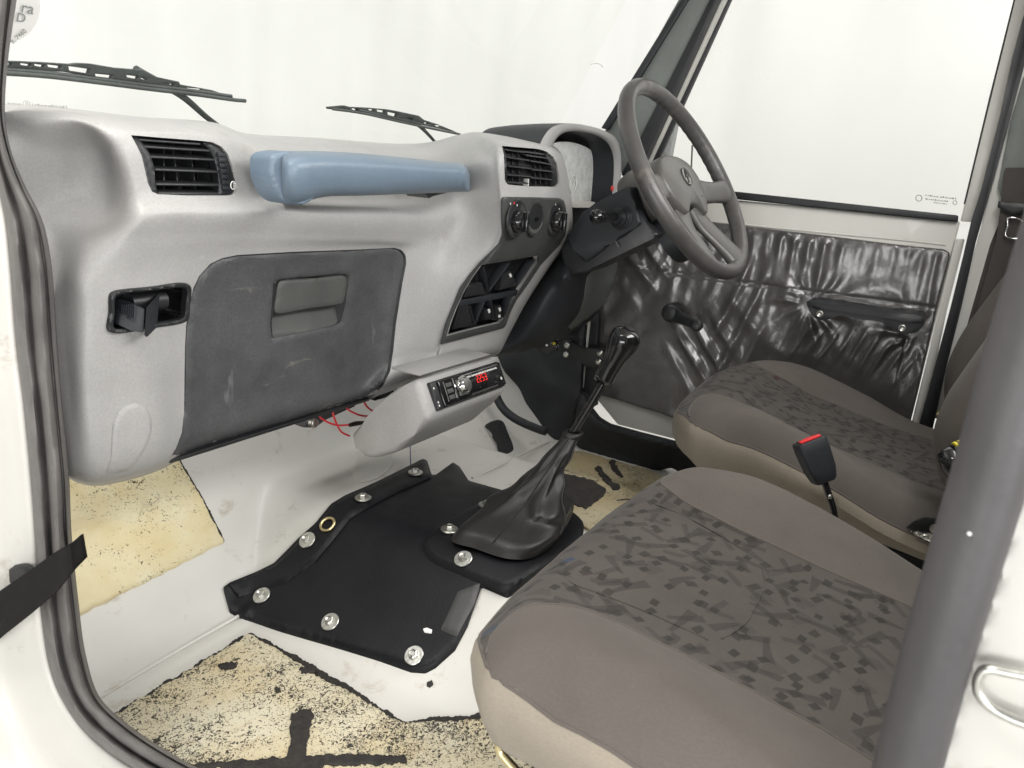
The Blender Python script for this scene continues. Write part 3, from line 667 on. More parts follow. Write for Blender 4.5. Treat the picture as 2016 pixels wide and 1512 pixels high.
for a, b in be:
    ia = [(v//NC not in (0, NR-1)) and (v % NC not in (0, NC-1)) for v in (a, b)]
    if all(ia):
        for q in (a, b):
            if q not in extra: extra[q] = len(V); V.append(V[q]+np.array([0, .012, 0]))
        F.append((b, a, extra[a], extra[b]))
F = [f[::-1] for f in F]
mk('fascia_panel', V, F, m_dash, dash, 50)
# oval blanking cover low on the left
OV = [(208, 937), (216, 918), (222, 898), (223, 870), (224, 845), (228, 828), (236, 812), (250, 799), (271, 794), (290, 803), (299, 820), (301, 845), (296, 868), (285, 890), (272, 910), (258, 927)]
sheet('blanking_cover', OV, D(.0025), 5, m_dash, dash, .006, (0, 1, 0), .0018)

# glovebox lid, with moulded pull, over a dark shut line
_lc = np.array(LIDO, float).mean(0); _ll = np.array(LIDO, float); _lg = _ll+(_ll-_lc)/np.linalg.norm(_ll-_lc, axis=1)[:, None]*3.2
sheet('lid_gap', _lg, D(.0008), 6, m_rubk, dash, .004, (0, 1, 0), 0, holes=[PULL])
lid = sheet('glovebox_lid', LIDO, D(.0035), 6, m_lid, dash, .02, (0, 1, 0), .0025,
            holes=[PULL])
rec = [(534, 548), (692, 537), (692, 560), (676, 640), (534, 668)]
def recpos(px, py):
    t = np.clip((py-(556-.07*(px-540))-40)/60, 0, 1); return D(.003)(px, py)+np.array([0, .03*(1-t)+.0015, 0])
sheet('pull_recess', PULL, recpos, 4, m_latch, lid, 0)
wellr = sheet('pull_wall', PULL, lambda x, y: D(.002)(x, y)+np.array([0, .034, 0]), 5, m_lid, lid, -.034, (0, 1, 0), 0)
sheet('latch_handle', loop([(543, 612), (545, 590), (551, 558), (557, 552), (620, 547), (682, 541), (687, 546), (682, 580), (677, 596), (668, 599), (600, 609), (548, 617)], 60), WY(dy(600, 580)+.001), 5, m_latch, lid, .012, (0, 1, 0), .002)
prism('lid_lip', [W(336, 906, 'y', .708), W(728, 784, 'y', .708), W(728, 789, 'y', .712), W(336, 913, 'y', .712)], (0, .03, 0), m_blk, lid, .001)

# passenger side vent
def vent(hole, frameL, frameR, slats, vanes, y0, parent, depth=.05, name='air_vent'):
    c = np.array(hole, float).mean(0)
    box = well(name, hole, depth, m_blk, parent)
    for k, q in enumerate(frameL+frameR): sheet('vent_frame', q, D(-.003), 4, m_blk, box, .012, (0, 1, 0), .0015)
    for a, b in slats:
        A, Bq = W(*a, 'y', dy(*a)+.004), W(*b, 'y', dy(*b)+.004)
        u = Bq-A; slab('slat', A, u, (0, .014, .0026), (0, 0, -.0022), m_slat, box, .0008)
    for a, b in vanes:
        A, Bq = W(*a, 'y', dy(*a)+depth*.45), W(*b, 'y', dy(*b)+depth*.45)
        slab('vane', A, Bq-A, (.002, depth*.5, 0), (.0013, 0, 0), m_blk, box, 0)
    return box
v1 = vent(VL, [[(259, 267), (270, 268), (285, 285), (298, 305), (306, 330), (308, 358), (312, 383), (299, 377), (291, 360), (286, 337), (279, 307), (270, 288)]],
     [[(402, 281), (419, 281), (437, 290), (449, 305), (459, 331), (466, 357), (466, 374), (458, 383), (446, 384.5), (432, 384.5), (433, 360), (430, 335), (422, 308), (413, 293)]],
     [((272, 273), (395, 282)), ((286, 287), (413, 295)), ((297, 307), (423, 313)), ((306, 332), (431, 337)), ((308, 361), (432, 363)), ((312, 379), (432, 380))],
     [((338, 278), (352, 383)), ((372, 281), (386, 383)), ((404, 284), (418, 383)), ((322, 277), (322, 383))], .69, dash)
# thumb wheel of ribs at the right of the vent, and its symbol
for k in range(7):
    y = 300+k*11; x = 430+ (k*11)**.85*.26
    sheet('thumb_wheel_rib', [(x, y), (x+15, y+1), (x+16, y+8), (x+1, y+8)], D(.0005), 5, m_blkm, v1, .004, (0, 1, 0), .0006)
C0 = D(.0015)(459, 365); sy = [C0+np.array([.0032*math.cos(q), 0, .0042*math.sin(q)]) for q in np.linspace(.9, 5.4, 14)]
tube('vent_symbol', sy, .0006, m_print, v1, seg=6)
for dz in (-.0016, .0004, .0022): tube('vent_symbol', [C0+np.array([0, 0, dz]), C0+np.array([.0036, 0, dz])], .0005, m_print, v1, seg=6)
v2 = vent(VC, [[(988, 288), (993, 289), (998, 308), (999, 335), (1000, 362.5), (995, 356), (994, 333), (992, 305), (990, 296)]],
     [[(1072, 298), (1088, 309), (1096, 323), (1100, 346), (1100, 361), (1095, 367), (1086, 366), (1089, 345), (1086, 325)]],
     [((997, 294), (1034, 299)), ((996, 308), (1042, 315)), ((1002, 326), (1047, 331)), ((1000, 343), (1047, 347)), ((1000, 358), (1041, 360)),
      ((1033, 298), (1072, 303)), ((1038, 305), (1080, 311)), ((1046, 316), (1087, 323)), ((1049, 333), (1089, 337)), ((1047, 349), (1087, 353))],
     [((1020, 292), (1022, 362)), ((1052, 296), (1054, 364)), ((1062, 297), (1064, 364)), ((1074, 300), (1075, 364)), ((1008, 290), (1009, 362))], .588, dash, .015)
slab('vent_divider', W(1041, 352, 'y', .586), (.0016, 0, 0), (0, 0, -.012), (0, .02, 0), m_print, v2, 0)

# pulled out ashtray
AIN = loop([(229, 588), (234, 582), (300, 573), (364, 567), (370, 571), (368, 600), (365, 624), (358, 629), (300, 639), (234, 649), (226, 645), (228, 615)], 60)
ash = sheet('ashtray_frame', loop([(220, 580), (228, 574), (300, 565), (367, 558), (378, 566), (376, 600), (373, 629), (363, 636), (300, 647), (229, 657), (215, 651), (218, 615)], 70), D(.004), 3.5, m_blk, dash, .010, (0, 1, 0), .0015, holes=[AIN])
well('ashtray_well', AIN, .035, m_gloss, ash, .001)
y0 = dy(290, 620)
prism('ashtray_tray', [W(236, 597, 'y', y0+.012), W(262, 600, 'y', y0-.004), W(287, 608, 'y', y0-.010), W(285, 656, 'y', y0-.016), W(258, 652, 'y', y0-.010), W(232, 640, 'y', y0)], (0, .028, .004), m_blkm, ash, .002)
for k in range(7): x = 240+k*4.2; slab('grip_rib', W(x, 600, 'y', y0+.006-.0022*k), (.0012, 0, 0), W(x-2, 626, 'y', y0+.003-.0022*k)-W(x, 600, 'y', y0+.006-.0022*k), (0, .006, 0), m_blkm, ash, 0)
prism('ashtray_flap', [W(312, 578, 'y', y0+.012), W(306, 646, 'y', y0-.004), W(288, 664, 'y', y0-.022), W(284, 660, 'y', y0-.022), W(288, 606, 'y', y0-.012)], (.003, .002, 0), m_blkm, ash, .0008)
lathe('ashtray_roller', [(0, .011), (.04, .011)], W(252, 597, 'y', y0+.024), (1, 0, 0), m_blk, ash, 20)

# blue grab handle
hc = [(553, 305, 388, .640), (556, 301, 398, .626), (563, 299.5, 402, .617), (580, 299, 403, .609), (602, 299, 398, .605), (622, 299, 391, .604), (650, 300, 386.5, .602), (704, 303, 385.5, .600), (800, 312, 382, .596), (870, 319.5, 379.5, .592), (908, 323, 378, .588), (918, 330, 377.5, .589), (925, 344, 377, .592)]
rows_ = []
for px, a, b, y in hc:
    h = b-a; q = [(-.02, .062), (.0, .03), (.07, .010), (.2, .001), (.45, 0), (.7, .004), (.86, .010), (.97, .020), (1.0, .036), (.97, .062)]
    if px in (553, 925): q = [(a_, o_*.6+.02) for a_, o_ in q]
    rows_.append([(px, a+h*t, (y+o)*1000) for t, o in q])
Gh = bic(np.array(rows_), 140, 40)/[1, 1, 1000]
hd = surf('grab_handle', np.array([[W(*p[:2], 'y', p[2]) for p in r] for r in Gh]), m_blue, dash, smooth=70, flip=True)
ends = []
for r in (0, -1): 
    pr = [W(*p[:2], 'y', p[2]) for p in Gh[r]]; mk('handle_end', pr, [tuple(range(len(pr)))], m_blue, hd, 0)
MT = [(533, 320), (535, 311), (543, 304), (556, 301), (580, 300), (625, 350), (619, 392), (604, 402), (578, 403.5), (562, 398), (549, 385), (538, 362), (533, 342)]
sheet('handle_mount', loop(MT, 70), lambda x, y: W(x, y, 'y', .640-.00022*(x-533)), 4, m_blue, hd, .032, (0, 1, 0), .004, smooth=60)
prism('handle_bracket', [W(600, 384, 'y', .655), W(838, 380, 'y', .64), W(846, 391, 'y', .64), W(852, 385, 'y', .64), W(880, 380, 'y', .64), W(878, 374, 'y', .64), W(610, 372, 'y', .655)], (0, .04, 0), m_latch, dash, .001)

# centre stack insert: heater dials and switch bays
ins = sheet('centre_insert', INS, D(.0042), 2.4, m_ins, dash, .0045, (0, 1, 0), .0015, holes=[PK])
for k, (px, rr) in enumerate(((1018, .0295), (1055, .0275), (1094, .0285))):
    O = W(px, 431, 'y', dy(px, 431)-.0056)
    lathe('dial_bezel', [(.0012, rr), (-.0004, rr-.001), (-.0002, rr-.004), (.0012, rr-.0052)], O, (0, 1, 0), m_slat, ins, 40)
    lathe('dial_face', [(.0005, rr-.0045), (.0006, 0)], O, (0, 1, 0), m_blk, ins, 32)
    A1 = [O+np.array([.0272*math.cos(q), .0002, .0272*math.sin(q)]) for q in np.linspace(-2.6, -.55, 18)]; A2 = [O+np.array([.0262*math.cos(q)*.96, .0002, .0262*math.sin(q)*.8-.002+.006]) for q in np.linspace(-.55, -2.6, 18)]
    mk('dial_scallop', A1+A2, [tuple(range(36))], m_latch, ins, 0)
    if k != 1:
        O2 = O+np.array([0, 0, -.0035])
        kn = lathe('dial_knob', [(.002, .0178), (-.006, .0172), (-.012, .0162), (-.0142, .0145), (-.0142, 0)], O2, (0, 1, 0), m_gloss, ins, 40)
        slab('grip', O2+np.array([-.003, -.0135, -.0155]), (.006, 0, 0), (0, 0, .031), (0, -.007, 0), m_gloss, kn, .0018)
    else:
        lathe('spindle', [(.0008, .0032), (-.004, .003), (-.004, 0)], O, (0, 1, 0), m_gloss, ins, 16)
for px, py, m in ((1005, 399, m_print), (1012, 398, m_red), (1018, 402, m_print), (1094, 401, m_print), (1101, 410, m_print)):
    O = W(px, py, 'y', dy(px, py)-.0072); slab('dial_mark', O, (.003 if m is m_red else .0016, 0, 0), (0, 0, -.0028), (0, .0005, 0), m, ins, 0)
bay = well('switch_bay', PK, .022, m_blk, ins)
def barp(name, a, b, wd, off, par, mat=None):
    A, Bq = D(-off)(*a), D(-off)(*b); u = Bq-A; p = np.cross(u, [0, 1, 0]); p = p/np.linalg.norm(p)*wd
    slab(name, A-p/2, u, p, (0, .016, 0), mat or m_blkm, par, .0008)
barp('bay_divider', (900, 598), (1026, 575), .010, .004, bay)
for a, b in (((953, 525), (963, 575)), ((963, 575), (1004, 518)), ((1020, 563), (1054, 512)), ((926, 603), (936, 640)), ((936, 640), (955, 594)), ((968, 592), (974, 630)), ((992, 626), (1008, 584))): barp('bay_rib', a, b, .0022, .004, bay)
for q, mk_ in (([(990, 540), (1006, 534), (1016, 552), (1019, 564), (1000, 567), (985, 572)], (1005, 543)), ([(955, 612), (968, 604), (970, 628), (956, 630)], (963, 613)), ([(975, 606), (988, 600), (990, 628), (976, 631)], (984, 610)), ([(905, 604), (924, 600), (934, 640), (893, 648)], None), ([(925, 560), (950, 556), (958, 578), (914, 586)], None)):
    sw = sheet('rocker_switch', q, D(-.006), 4, m_latch if False else m_blk, bay, .012, (0, 1, 0), .0015)
    if mk_: sheet('switch_symbol', [(mk_[0]-3, mk_[1]-3), (mk_[0]+1, mk_[1]-5), (mk_[0]+3, mk_[1]+1), (mk_[0], mk_[1]+4)], D(-.005), 2.5, m_print, sw, .0006, (0, 1, 0), 0)
sheet('switch_symbol', [(981, 621), (985, 619), (986, 624), (982, 626)], D(-.005), 2.5, m_print, bay, .0006, (0, 1, 0), 0)
# radio housing hanging under the stack
prof = [(819, 744), (800, 757), (781, 771), (760, 784), (722, 821), (686, 858), (700, 882), (715, 903), (735, 904), (779, 892), (815, 857), (847, 826)]
hs = prism('radio_housing', [W(x, y, 'x', .803) for x, y in prof], (.212, 0, 0), m_dash, dash, .011)
prism('housing_flange', [W(826, 736, 'x', .815)+np.array([0, -.004, 0]), W(826, 736, 'x', .815)+np.array([0, .05, 0]), W(826, 736, 'x', .815)+np.array([0, .05, -.004]), W(826, 741, 'x', .815)], (.185, 0, 0), m_dash, dash, .001)

# radio
O = W(836, 756, 'x', .821); Dn = W(854, 811, 'x', .821)-O; Hh = np.linalg.norm(Dn); dn = Dn/Hh; U = np.array([1., 0, 0]); N = np.cross(U, dn); N /= np.linalg.norm(N)
if N[1] > 0: N = -N
O = O+N*.004
rad = thing('car_radio', 'slim black car radio with chrome knob and red 2253 display', 'car radio', O+Dn/2)
Wd = .184
def RP(u, v, d=0): return O+U*(u*Wd)+Dn*v+N*d
slab('radio_body', RP(0, 0, -.06), U*Wd, Dn, N*.066, m_blk, rad, .0015)
slab('front_panel', RP(.07, .05, .006), U*Wd*.925, Dn*.9, N*.004, m_gloss, rad, .0015)
slab('trim_line', RP(.38, .10, .0102), U*Wd*.56, Dn*.035, N*.0006, m_chrome, rad, 0)
slab('trim_line', RP(.245, .1, .0102), U*Wd*.012, Dn*.72, N*.0008, m_chrome, rad, 0)
slab('trim_line', RP(.12, .12, .0102), U*Wd*.008, Dn*.7, N*.0006, m_chrome, rad, 0)
lathe('knob_ring', [(.009, .0150), (.0125, .0145), (.0125, .012)], RP(.365, .46), N, m_chrome, rad, 32)
kb = lathe('volume_knob', [(.009, .0118), (.018, .0112), (.0195, .0100), (.0195, 0)], RP(.365, .46), N, m_chrome, rad, 32)
for i in range(2):
    for j in range(3): slab('radio_button', RP(.145+.135*i-.005*0, .2+.22*j, .0098), U*Wd*.075, Dn*.15, N*.0016, m_latch, rad, .0006)
SEG = {'2': 'abged', '5': 'afgcd', '3': 'abgcd'}
g = []
for n_, ch in enumerate('2253'):
    u0, w_, h_ = .575+n_*.042, .0047, .0050; o_ = RP(u0, .28, .0105); t_ = .0008
    R0 = {'a': (0, 0, w_, t_), 'g': (0, h_, w_, t_), 'd': (0, 2*h_, w_, t_), 'f': (0, 0, t_, h_), 'b': (w_-t_, 0, t_, h_), 'e': (0, h_, t_, h_), 'c': (w_-t_, h_, t_, h_+t_)}
    for sgm in SEG[ch]:
        a, b, c, d = R0[sgm]; p = o_+U*a+dn*b
        g.append(([p, p+U*c, p+U*c+dn*d, p+dn*d], [(0, 1, 2, 3)]))
Vv, Fv = join(g); mk('clock_display', Vv, Fv, m_led, rad, 0)
for (u0, u1, v) in ((.40, .50, .20), (.52, .9, .20), (.45, .86, .84)):
    rnd = random.Random(int(v*100)); u = u0; g = []
    while u < u1:
        l = rnd.uniform(.008, .02); g.append(([RP(u, v, .0103), RP(u+l, v, .0103), RP(u+l, v+.06, .0103), RP(u, v+.06, .0103)], [(0, 1, 2, 3)])); u += l+.006
    Vv, Fv = join(g); mk('panel_print', Vv, Fv, m_latch if v > .5 else m_print, rad, 0)
for v in (.2, .7, .82): slab('side_print', RP(.012, v, .0064), U*.0025, Dn*.07, N*.0002, m_print, rad, 0)
slab('panel_print', RP(.93, .62, .0102), U*Wd*.02, Dn*.1, N*.0003, m_print, rad, 0)

# hanging wires under the glovebox
for lab, pts in (('red wire looping lowest under the glovebox edge into black sleeve', [(622, 808), (627, 818), (645, 831), (665, 837), (690, 836), (702, 834)]), ('red wire crossing steeply over another below the glovebox', [(654, 802), (656, 815), (663, 835), (672, 850), (688, 858)]),
                 ('red wire curving behind the radio housing corner', [(680, 790), (683, 803), (695, 812), (712, 818), (732, 820)]), ('short red wire nearest the grey dashboard corner', [(712, 778), (716, 788), (722, 800), (740, 813)])):
    tag(tube('red_wire', [W(x, y, 'y', .745) for x, y in pts], .0016, m_wire, None, seg=8, n=24), lab, 'wire', None, 'red wires hanging under the glovebox')
tag(tube('cable_sleeve', [W(x, y, 'y', .742) for x, y in ((688, 837), (700, 834), (716, 832))], [.003, .004, .003], m_gloss, None, n=12), 'short black heat shrink sleeve on the red wire', 'cable sleeve')
tag(tube('thin_cable', [W(x, y, 'y', .72) for x, y in ((807, 872), (808, 900), (809, 925))], .0011, m_cable, None, seg=8, n=10), 'thin violet cable hanging from radio housing to the tunnel cover', 'cable')
br = thing('dash_bracket', 'dark metal bracket with a zinc bolt under the glovebox edge', 'bracket', W(640, 820, 'y', .78))
prism('bracket_arm', [W(598, 842, 'y', .80), W(616, 818, 'y', .80), W(690, 790, 'y', .80), (W(700, 800, 'y', .80)), W(640, 826, 'y', .80), W(622, 842, 'y', .80)], (0, .02, 0), m_lid, br, .001)
lathe('bracket_bolt', [(0, .0085), (.003, .0085), (.003, .0062), (.010, .0062), (.011, .005), (.011, 0)], W(614, 831, 'y', .80), (-.2, -1, .15), m_steel, br, 14, 30)
cl = thing('dash_clip', 'black clip bolt between glovebox corner and radio housing', 'clip', W(770, 770, 'y', .74))
prism('clip_body', [W(738, 790, 'y', .74), W(752, 768, 'y', .74), W(782, 756, 'y', .74), W(782, 768, 'y', .74), W(760, 784, 'y', .74)], (0, .03, 0), m_gloss, cl, .002)
lathe('clip_bolt', [(0, .006), (.004, .006), (.006, .004), (.006, 0)], W(775, 762, 'y', .735), (0, -1, .3), m_steel, cl, 12)

# ------------------------------------------------------------------ instrument binnacle (part of the dashboard)
YB = .64
oa = [(1050, 432), (1052, 380), (1056, 330), (1066, 286), (1084, 256), (1112, 244), (1150, 246), (1190, 257), (1213, 274), (1221, 300), (1222, 340), (1219, 380), (1216, 420)]
ia = [(1070, 432), (1072, 380), (1075, 330), (1084, 292), (1098, 269), (1120, 259), (1150, 260), (1184, 270), (1202, 286), (1210, 308), (1211, 340), (1208, 380), (1204, 420)]
Oc = curve([W(x, y, 'y', YB) for x, y in oa], 60); Ic = curve([W(x, y, 'y', YB) for x, y in ia], 60); cc = (Oc.mean(0)+Ic.mean(0))/2
mid = (Oc+Ic)/2
def sh(A, y, s=0): 
    B = A.copy(); B[:, 1] += y; B[:, [0, 2]] += (cc[[0, 2]]-B[:, [0, 2]])*s; return B
hood = surf('instrument_hood', np.array([sh(Oc, .16, .20), sh(Oc, .12, .12), sh(Oc, .06, .04), sh(Oc, .012, 0), sh(Oc, .003, 0)]), m_blkm, dash, smooth=50)
surf('hood_rim', np.array([sh(Oc, .003, -.005), sh(Oc, -.003, .02), mid+[0, -.006, 0], sh(Ic, -.003, -.02), sh(Ic, .003, 0)]), m_dash, dash, smooth=70)
surf('hood_lining', np.array([sh(Ic, .003, 0), sh(Ic, .02, .01), sh(Ic, .09, .05), sh(Ic, .14, .09)]), m_blkm, dash, smooth=50)
prism('hood_back', list(sh(Oc, .155, .2)), (0, .004, 0), m_blkm, dash, 0)
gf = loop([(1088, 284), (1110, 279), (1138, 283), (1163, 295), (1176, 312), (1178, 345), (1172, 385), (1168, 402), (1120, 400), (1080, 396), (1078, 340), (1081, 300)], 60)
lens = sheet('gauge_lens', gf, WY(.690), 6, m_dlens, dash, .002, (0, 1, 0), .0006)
sheet('gauge_face', gf, WY(.745), 6, m_gaze, dash, .006, (0, 1, 0), .0006)
O = W(1128, 362, 'y', .6875); tube('gauge_ring', [O+np.array([.016*math.cos(q), 0, .017*math.sin(q)]) for q in np.linspace(0, 6.283, 24, endpoint=False)], .0010, m_print, dash, closed=True, n=40, seg=6)
tube('gauge_needle', [O, O+np.array([.010, -.001, .011])], .0008, m_print, dash, seg=6)
prism('gauge_shelf', [W(1118, 397, 'y', .67), W(1172, 398, 'y', .67), W(1170, 409, 'y', .65), W(1130, 409, 'y', .65)], (0, .03, .002), m_whited, dash, .001)
slab('warning_tab', W(1206, 366, 'y', .62), (.010, 0, 0), (0, 0, -.010), (0, .004, 0), m_red, dash, .001)
# black knee panel on the driver's side, grey end panel, dark backing
ctl = [[(1112, 470, .66), (1135, 474, .585), (1160, 480, .565), (1195, 488, .58), (1228, 488, .63)],
       [(1082, 520, .66), (1110, 520, .60), (1150, 530, .575), (1190, 528, .59), (1216, 522, .64)],
       [(1037, 590, .67), (1080, 580, .61), (1125, 582, .59), (1168, 575, .60), (1206, 560, .645)],
       [(1004, 648, .69), (1050, 642, .635), (1095, 632, .612), (1140, 617, .62), (1186, 602, .66)],
       [(976, 697, .70), (1030, 688, .665), (1085, 670, .65), (1125, 652, .655), (1162, 632, .69)],
       [(966, 703, .76), (1028, 692, .73), (1084, 673, .73), (1124, 655, .73), (1160, 635, .75)]]
Gk = bic(np.array(ctl)*[1, 1, 1000], 70, 80)/[1, 1, 1000]
# soft crease bulge where the column enters
for i in range(70):
    for j in range(80):
        px, py = Gk[i, j, :2]; Gk[i, j, 2] -= .018*math.exp(-((px-1112)/16)**2-((py-545)/22)**2)
Gw = np.array([[W(*p[:2], 'y', p[2]) for p in r] for r in Gk])
surf('knee_panel', Gw, m_blkm, dash, smooth=60)
ep = [(1161, 541), (1185, 522), (1214, 500), (1218, 520), (1207, 562), (1190, 598), (1162, 626), (1128, 650), (1112, 655), (1138, 622), (1150, 592)]
def kd(px, py):
    q = Gk.reshape(-1, 3); d = ((q[:, :2]-(px, py))**2).sum(1)+.5; o = np.argsort(d)[:6]; wt = 1/d[o]; return float((q[o, 2]*wt).sum()/wt.sum())
sheet('end_panel', loop(ep, 60), lambda x, y: W(x, y, 'y', kd(x, y)-.004), 5, m_pillar, dash, .008, (0, 1, 0), .002)
sheet('dash_backing', [(1110, 396), (1245, 400), (1245, 560), (1150, 600), (1090, 540)], WY(.70), 12, m_blkm, dash, .01, (0, 1, 0), 0)
prism('dash_top', [(.36, .86, .0), (1.6, .86, .0), (1.6, .70, .012), (1.56, .70, .012), (1.56, .85, .0), (1.1, .86, .0), (1.08, .78, .0), (.36, .80, .0)], (0, 0, -.02), m_dash, dash, .002)

# ------------------------------------------------------------------ steering column and wheel
colm = thing('steering_column', 'black steering column shroud with stalk behind the wheel', 'steering column', W(1180, 450, 'x', 1.28))
up = [(1112, 470), (1146, 417), (1170, 401), (1205, 382), (1236, 364), (1250, 400), (1263, 440), (1252, 448), (1222, 470), (1205, 474), (1191, 490), (1152, 518), (1128, 492)]
prism('upper_shroud', [W(x, y, 'x', 1.225) for x, y in up], (.14, .012, 0), m_blkm, colm, .006)
lo = [(1100, 488), (1118, 468), (1240, 392), (1262, 436), (1298, 462), (1285, 470), (1152, 534), (1121, 545), (1108, 520)]
prism('lower_shroud', [W(x, y, 'x', 1.232) for x, y in lo], (.126, .011, 0), m_gloss if False else m_blk, colm, .006)
slab('shroud_clip', W(1210, 476, 'x', 1.223), (.004, 0, 0), (0, -.007, -.009), (0, -.002, .0015), m_latch, colm, .0006)
Ob = W(1224, 428, 'x', 1.226); sa = W(1172, 427, 'y', Ob[1]+.004)-Ob; sl = np.linalg.norm(sa)
lathe('stalk_boot', [(-.004, .021), (.003, .021), (.005, .018), (.008, .0185), (.011, .0155), (.016, .0155), (.020, .011), (.028, .0095)], Ob, sa, m_blkm, colm, 32)
lathe('indicator_stalk', [(.02, .0075), (sl*.55, .0085), (sl*.8, .0105), (sl*.86, .0115), (sl*.87, .0105), (sl*.88, .0118), (sl*.97, .012), (sl*1.02, .0095), (sl*1.05, .004), (sl*1.055, 0)], Ob, sa, m_gloss, colm, 28, 60)

wa, wb, wc = .5924, -.0899, np.array([1.392, .436, .0297])*.958
ex = np.array([math.cos(wb), math.sin(wb), 0]); ed = np.array([0, math.sin(wa), math.cos(wa)]); ed = ed-ex*(ex@ed); ed /= np.linalg.norm(ed); en = np.cross(ex, ed)
if en[1] > 0: en = -en
def WP(u, v, d=0): return wc+u*ex+v*ed+d*en
wheel = thing('steering_wheel', 'worn grey four spoke steering wheel with round embossed emblem', 'steering wheel', wc)
V = []; NS, MS = 220, 18
for i in range(NS):
    ph = 2*math.pi*i/NS; dr = np.array([math.cos(ph), math.sin(ph)])
    for k in range(MS):
        t = 2*math.pi*k/MS; r = .0147
        bumpy = .0016*(.5+.5*math.cos(ph*60))*max(0, -math.cos(t-.5))**2*(1 if (abs(ph-.7) < .75 or abs(ph-2.44) < .75) else .25)
        rr = .182+(r+bumpy)*math.cos(t)*.93; V.append(WP(rr*dr[0], rr*dr[1], (r+bumpy)*math.sin(t)))
F = gridfaces(NS, MS, 0, True)+[((NS-1)*MS+k, (NS-1)*MS+(k+1) % MS, (k+1) % MS, k) for k in range(MS)]
mk('rim', V, F, m_wheelrim, wheel, 60)
def pad(name, outline, d0, d1, mat, par, inset=.012, crown=.006, n=64):
    q = loop(outline, n); c = q.mean(0); R = []
    for s, d in ((1.0, d0), (1.0, d0+(d1-d0)*.55), (.985, d1-(d1-d0)*.18), (.955, d1-(d1-d0)*.03), (.9, d1), (.6, d1+crown*.7), (.3, d1+crown), (.02, d1+crown)):
        R.append([WP(*(c+(p-c)*s), d) for p in q])
    return surf(name, np.array(R), mat, par, smooth=60, wrap=True)
hub = pad('hub_pad', [(-.088, .012), (-.07, .038), (-.035, .05), (0, .052), (.035, .05), (.07, .038), (.088, .012), (.086, -.02), (.066, -.052), (.045, -.066), (.02, -.05), (0, -.046), (-.02, -.05), (-.045, -.066), (-.066, -.052), (-.086, -.02)], -.055, -.006, m_wheel, wheel)
def spoke(name, pts, parent):
    R = []
    for u, v, wdt, thk, d, ang in pts:
        c, s = math.cos(ang), math.sin(ang); px_, py_ = -s, c
        R.append([WP(u+px_*wdt*math.cos(t), v+py_*wdt*math.cos(t), d+thk*math.copysign(abs(math.sin(t))**.6, math.sin(t))) for t in np.linspace(0, 2*math.pi, 20, endpoint=False)])
    R = np.array(R); Q = curve(R.reshape(len(R), -1), 24).reshape(24, 20, 3)
    return surf(name, Q, m_wheel, parent, smooth=70, wrap=True)
for sg in (1, -1):
    A = 0 if sg > 0 else math.pi
    spoke('upper_spoke', [(sg*.06, -.008, .026, .012, -.022, A), (sg*.10, -.012, .024, .010, -.018, A), (sg*.135, -.016, .021, .010, -.010, A), (sg*.165, -.018, .024, .012, -.002, A), (sg*.182, -.018, .030, .012, 0, A)], wheel)
    B = math.radians(-90+sg*26)
    spoke('lower_spoke', [(sg*.032, -.04, .030, .011, -.024, B), (sg*.042, -.075, .029, .009, -.022, B), (sg*.052, -.105, .028, .009, -.014, B), (sg*.064, -.14, .029, .011, -.005, B), (sg*.074, -.165, .036, .013, 0, B)], wheel)
lathe('boss', [(0, .062), (.02, .066), (.05, .062), (.06, .05)], WP(0, 0, -.108), en, m_wheel, wheel, 36)
pad('horn_back', [(-.05, -.05), (0, -.045), (.05, -.05), (.055, -.10), (.03, -.125), (0, -.13), (-.03, -.125), (-.055, -.10)], -.07, -.04, m_blkm, wheel, crown=0)
# emblem: ring with three converging strokes
ed0 = .0012
tube('emblem', [WP(.0165*math.cos(q), .004+.0165*math.sin(q), ed0) for q in np.linspace(0, 6.283, 24, endpoint=False)], .0011, m_latch, hub, closed=True, n=48, seg=8)
mk('emblem', [WP(.0162*math.cos(q), .004+.0162*math.sin(q), ed0-.0004) for q in np.linspace(0, 6.283, 32, endpoint=False)], [tuple(range(32))], plain('pale emblem disc', (.3, .29, .27), .4), hub, 0)
for pts in ([(-.0035, -.0115), (-.001, .005), (.0005, .015)], [(.0035, -.0115), (.0022, .005), (.0012, .015)], [(-.0085, -.002), (-.0045, .006), (-.0015, .013)], [(.0085, -.001), (.0095, .004), (.0065, .0095), (.0025, .014)]):
    tube('emblem', [WP(u, v+.003, ed0) for u, v in pts], .0009, m_blk, hub, seg=6, n=14)
wt_ = basis(WP(.034, -.034, .0012), ex, ed); text3d('hub_print', 'W', m_latch, hub, wt_, .006)

# ------------------------------------------------------------------ pedals, kick panel, sill trim on the driver's side
acc = thing('accelerator_pedal', 'black ribbed accelerator pedal over the white toe board', 'pedal', W(985, 865, 'x', 1.36))
PD = [(960, 838), (966, 832), (982, 826), (992, 830), (1001, 850), (1012, 878), (1012, 886), (998, 894), (989, 893), (983, 872), (972, 850)]
sheet('pedal_pad', loop(PD, 50), lambda x, y: W(x, y, 'x', 1.36)+np.array([0, 0, 0]), 3.5, m_blkm, acc, .012, (.3, .8, -.4), .003)
for k in range(6):
    a, b = (973+k*4.6, 842+k*6.6), (983+k*4.6, 838+k*6.6); tube('pedal_rib', [W(*a, 'x', 1.358), W(*b, 'x', 1.358)], .0016, m_blk, acc, seg=6)
tube('pedal_arm', [W(x, y, 'x', 1.385) for x, y in ((915, 820), (932, 830), (950, 850), (968, 862), (985, 862))], .010, m_blk, acc, n=24, seg=12)
brk = thing('brake_pedal', 'black curved brake pedal arm beside the kick panel', 'pedal', W(1000, 810, 'x', 1.45))
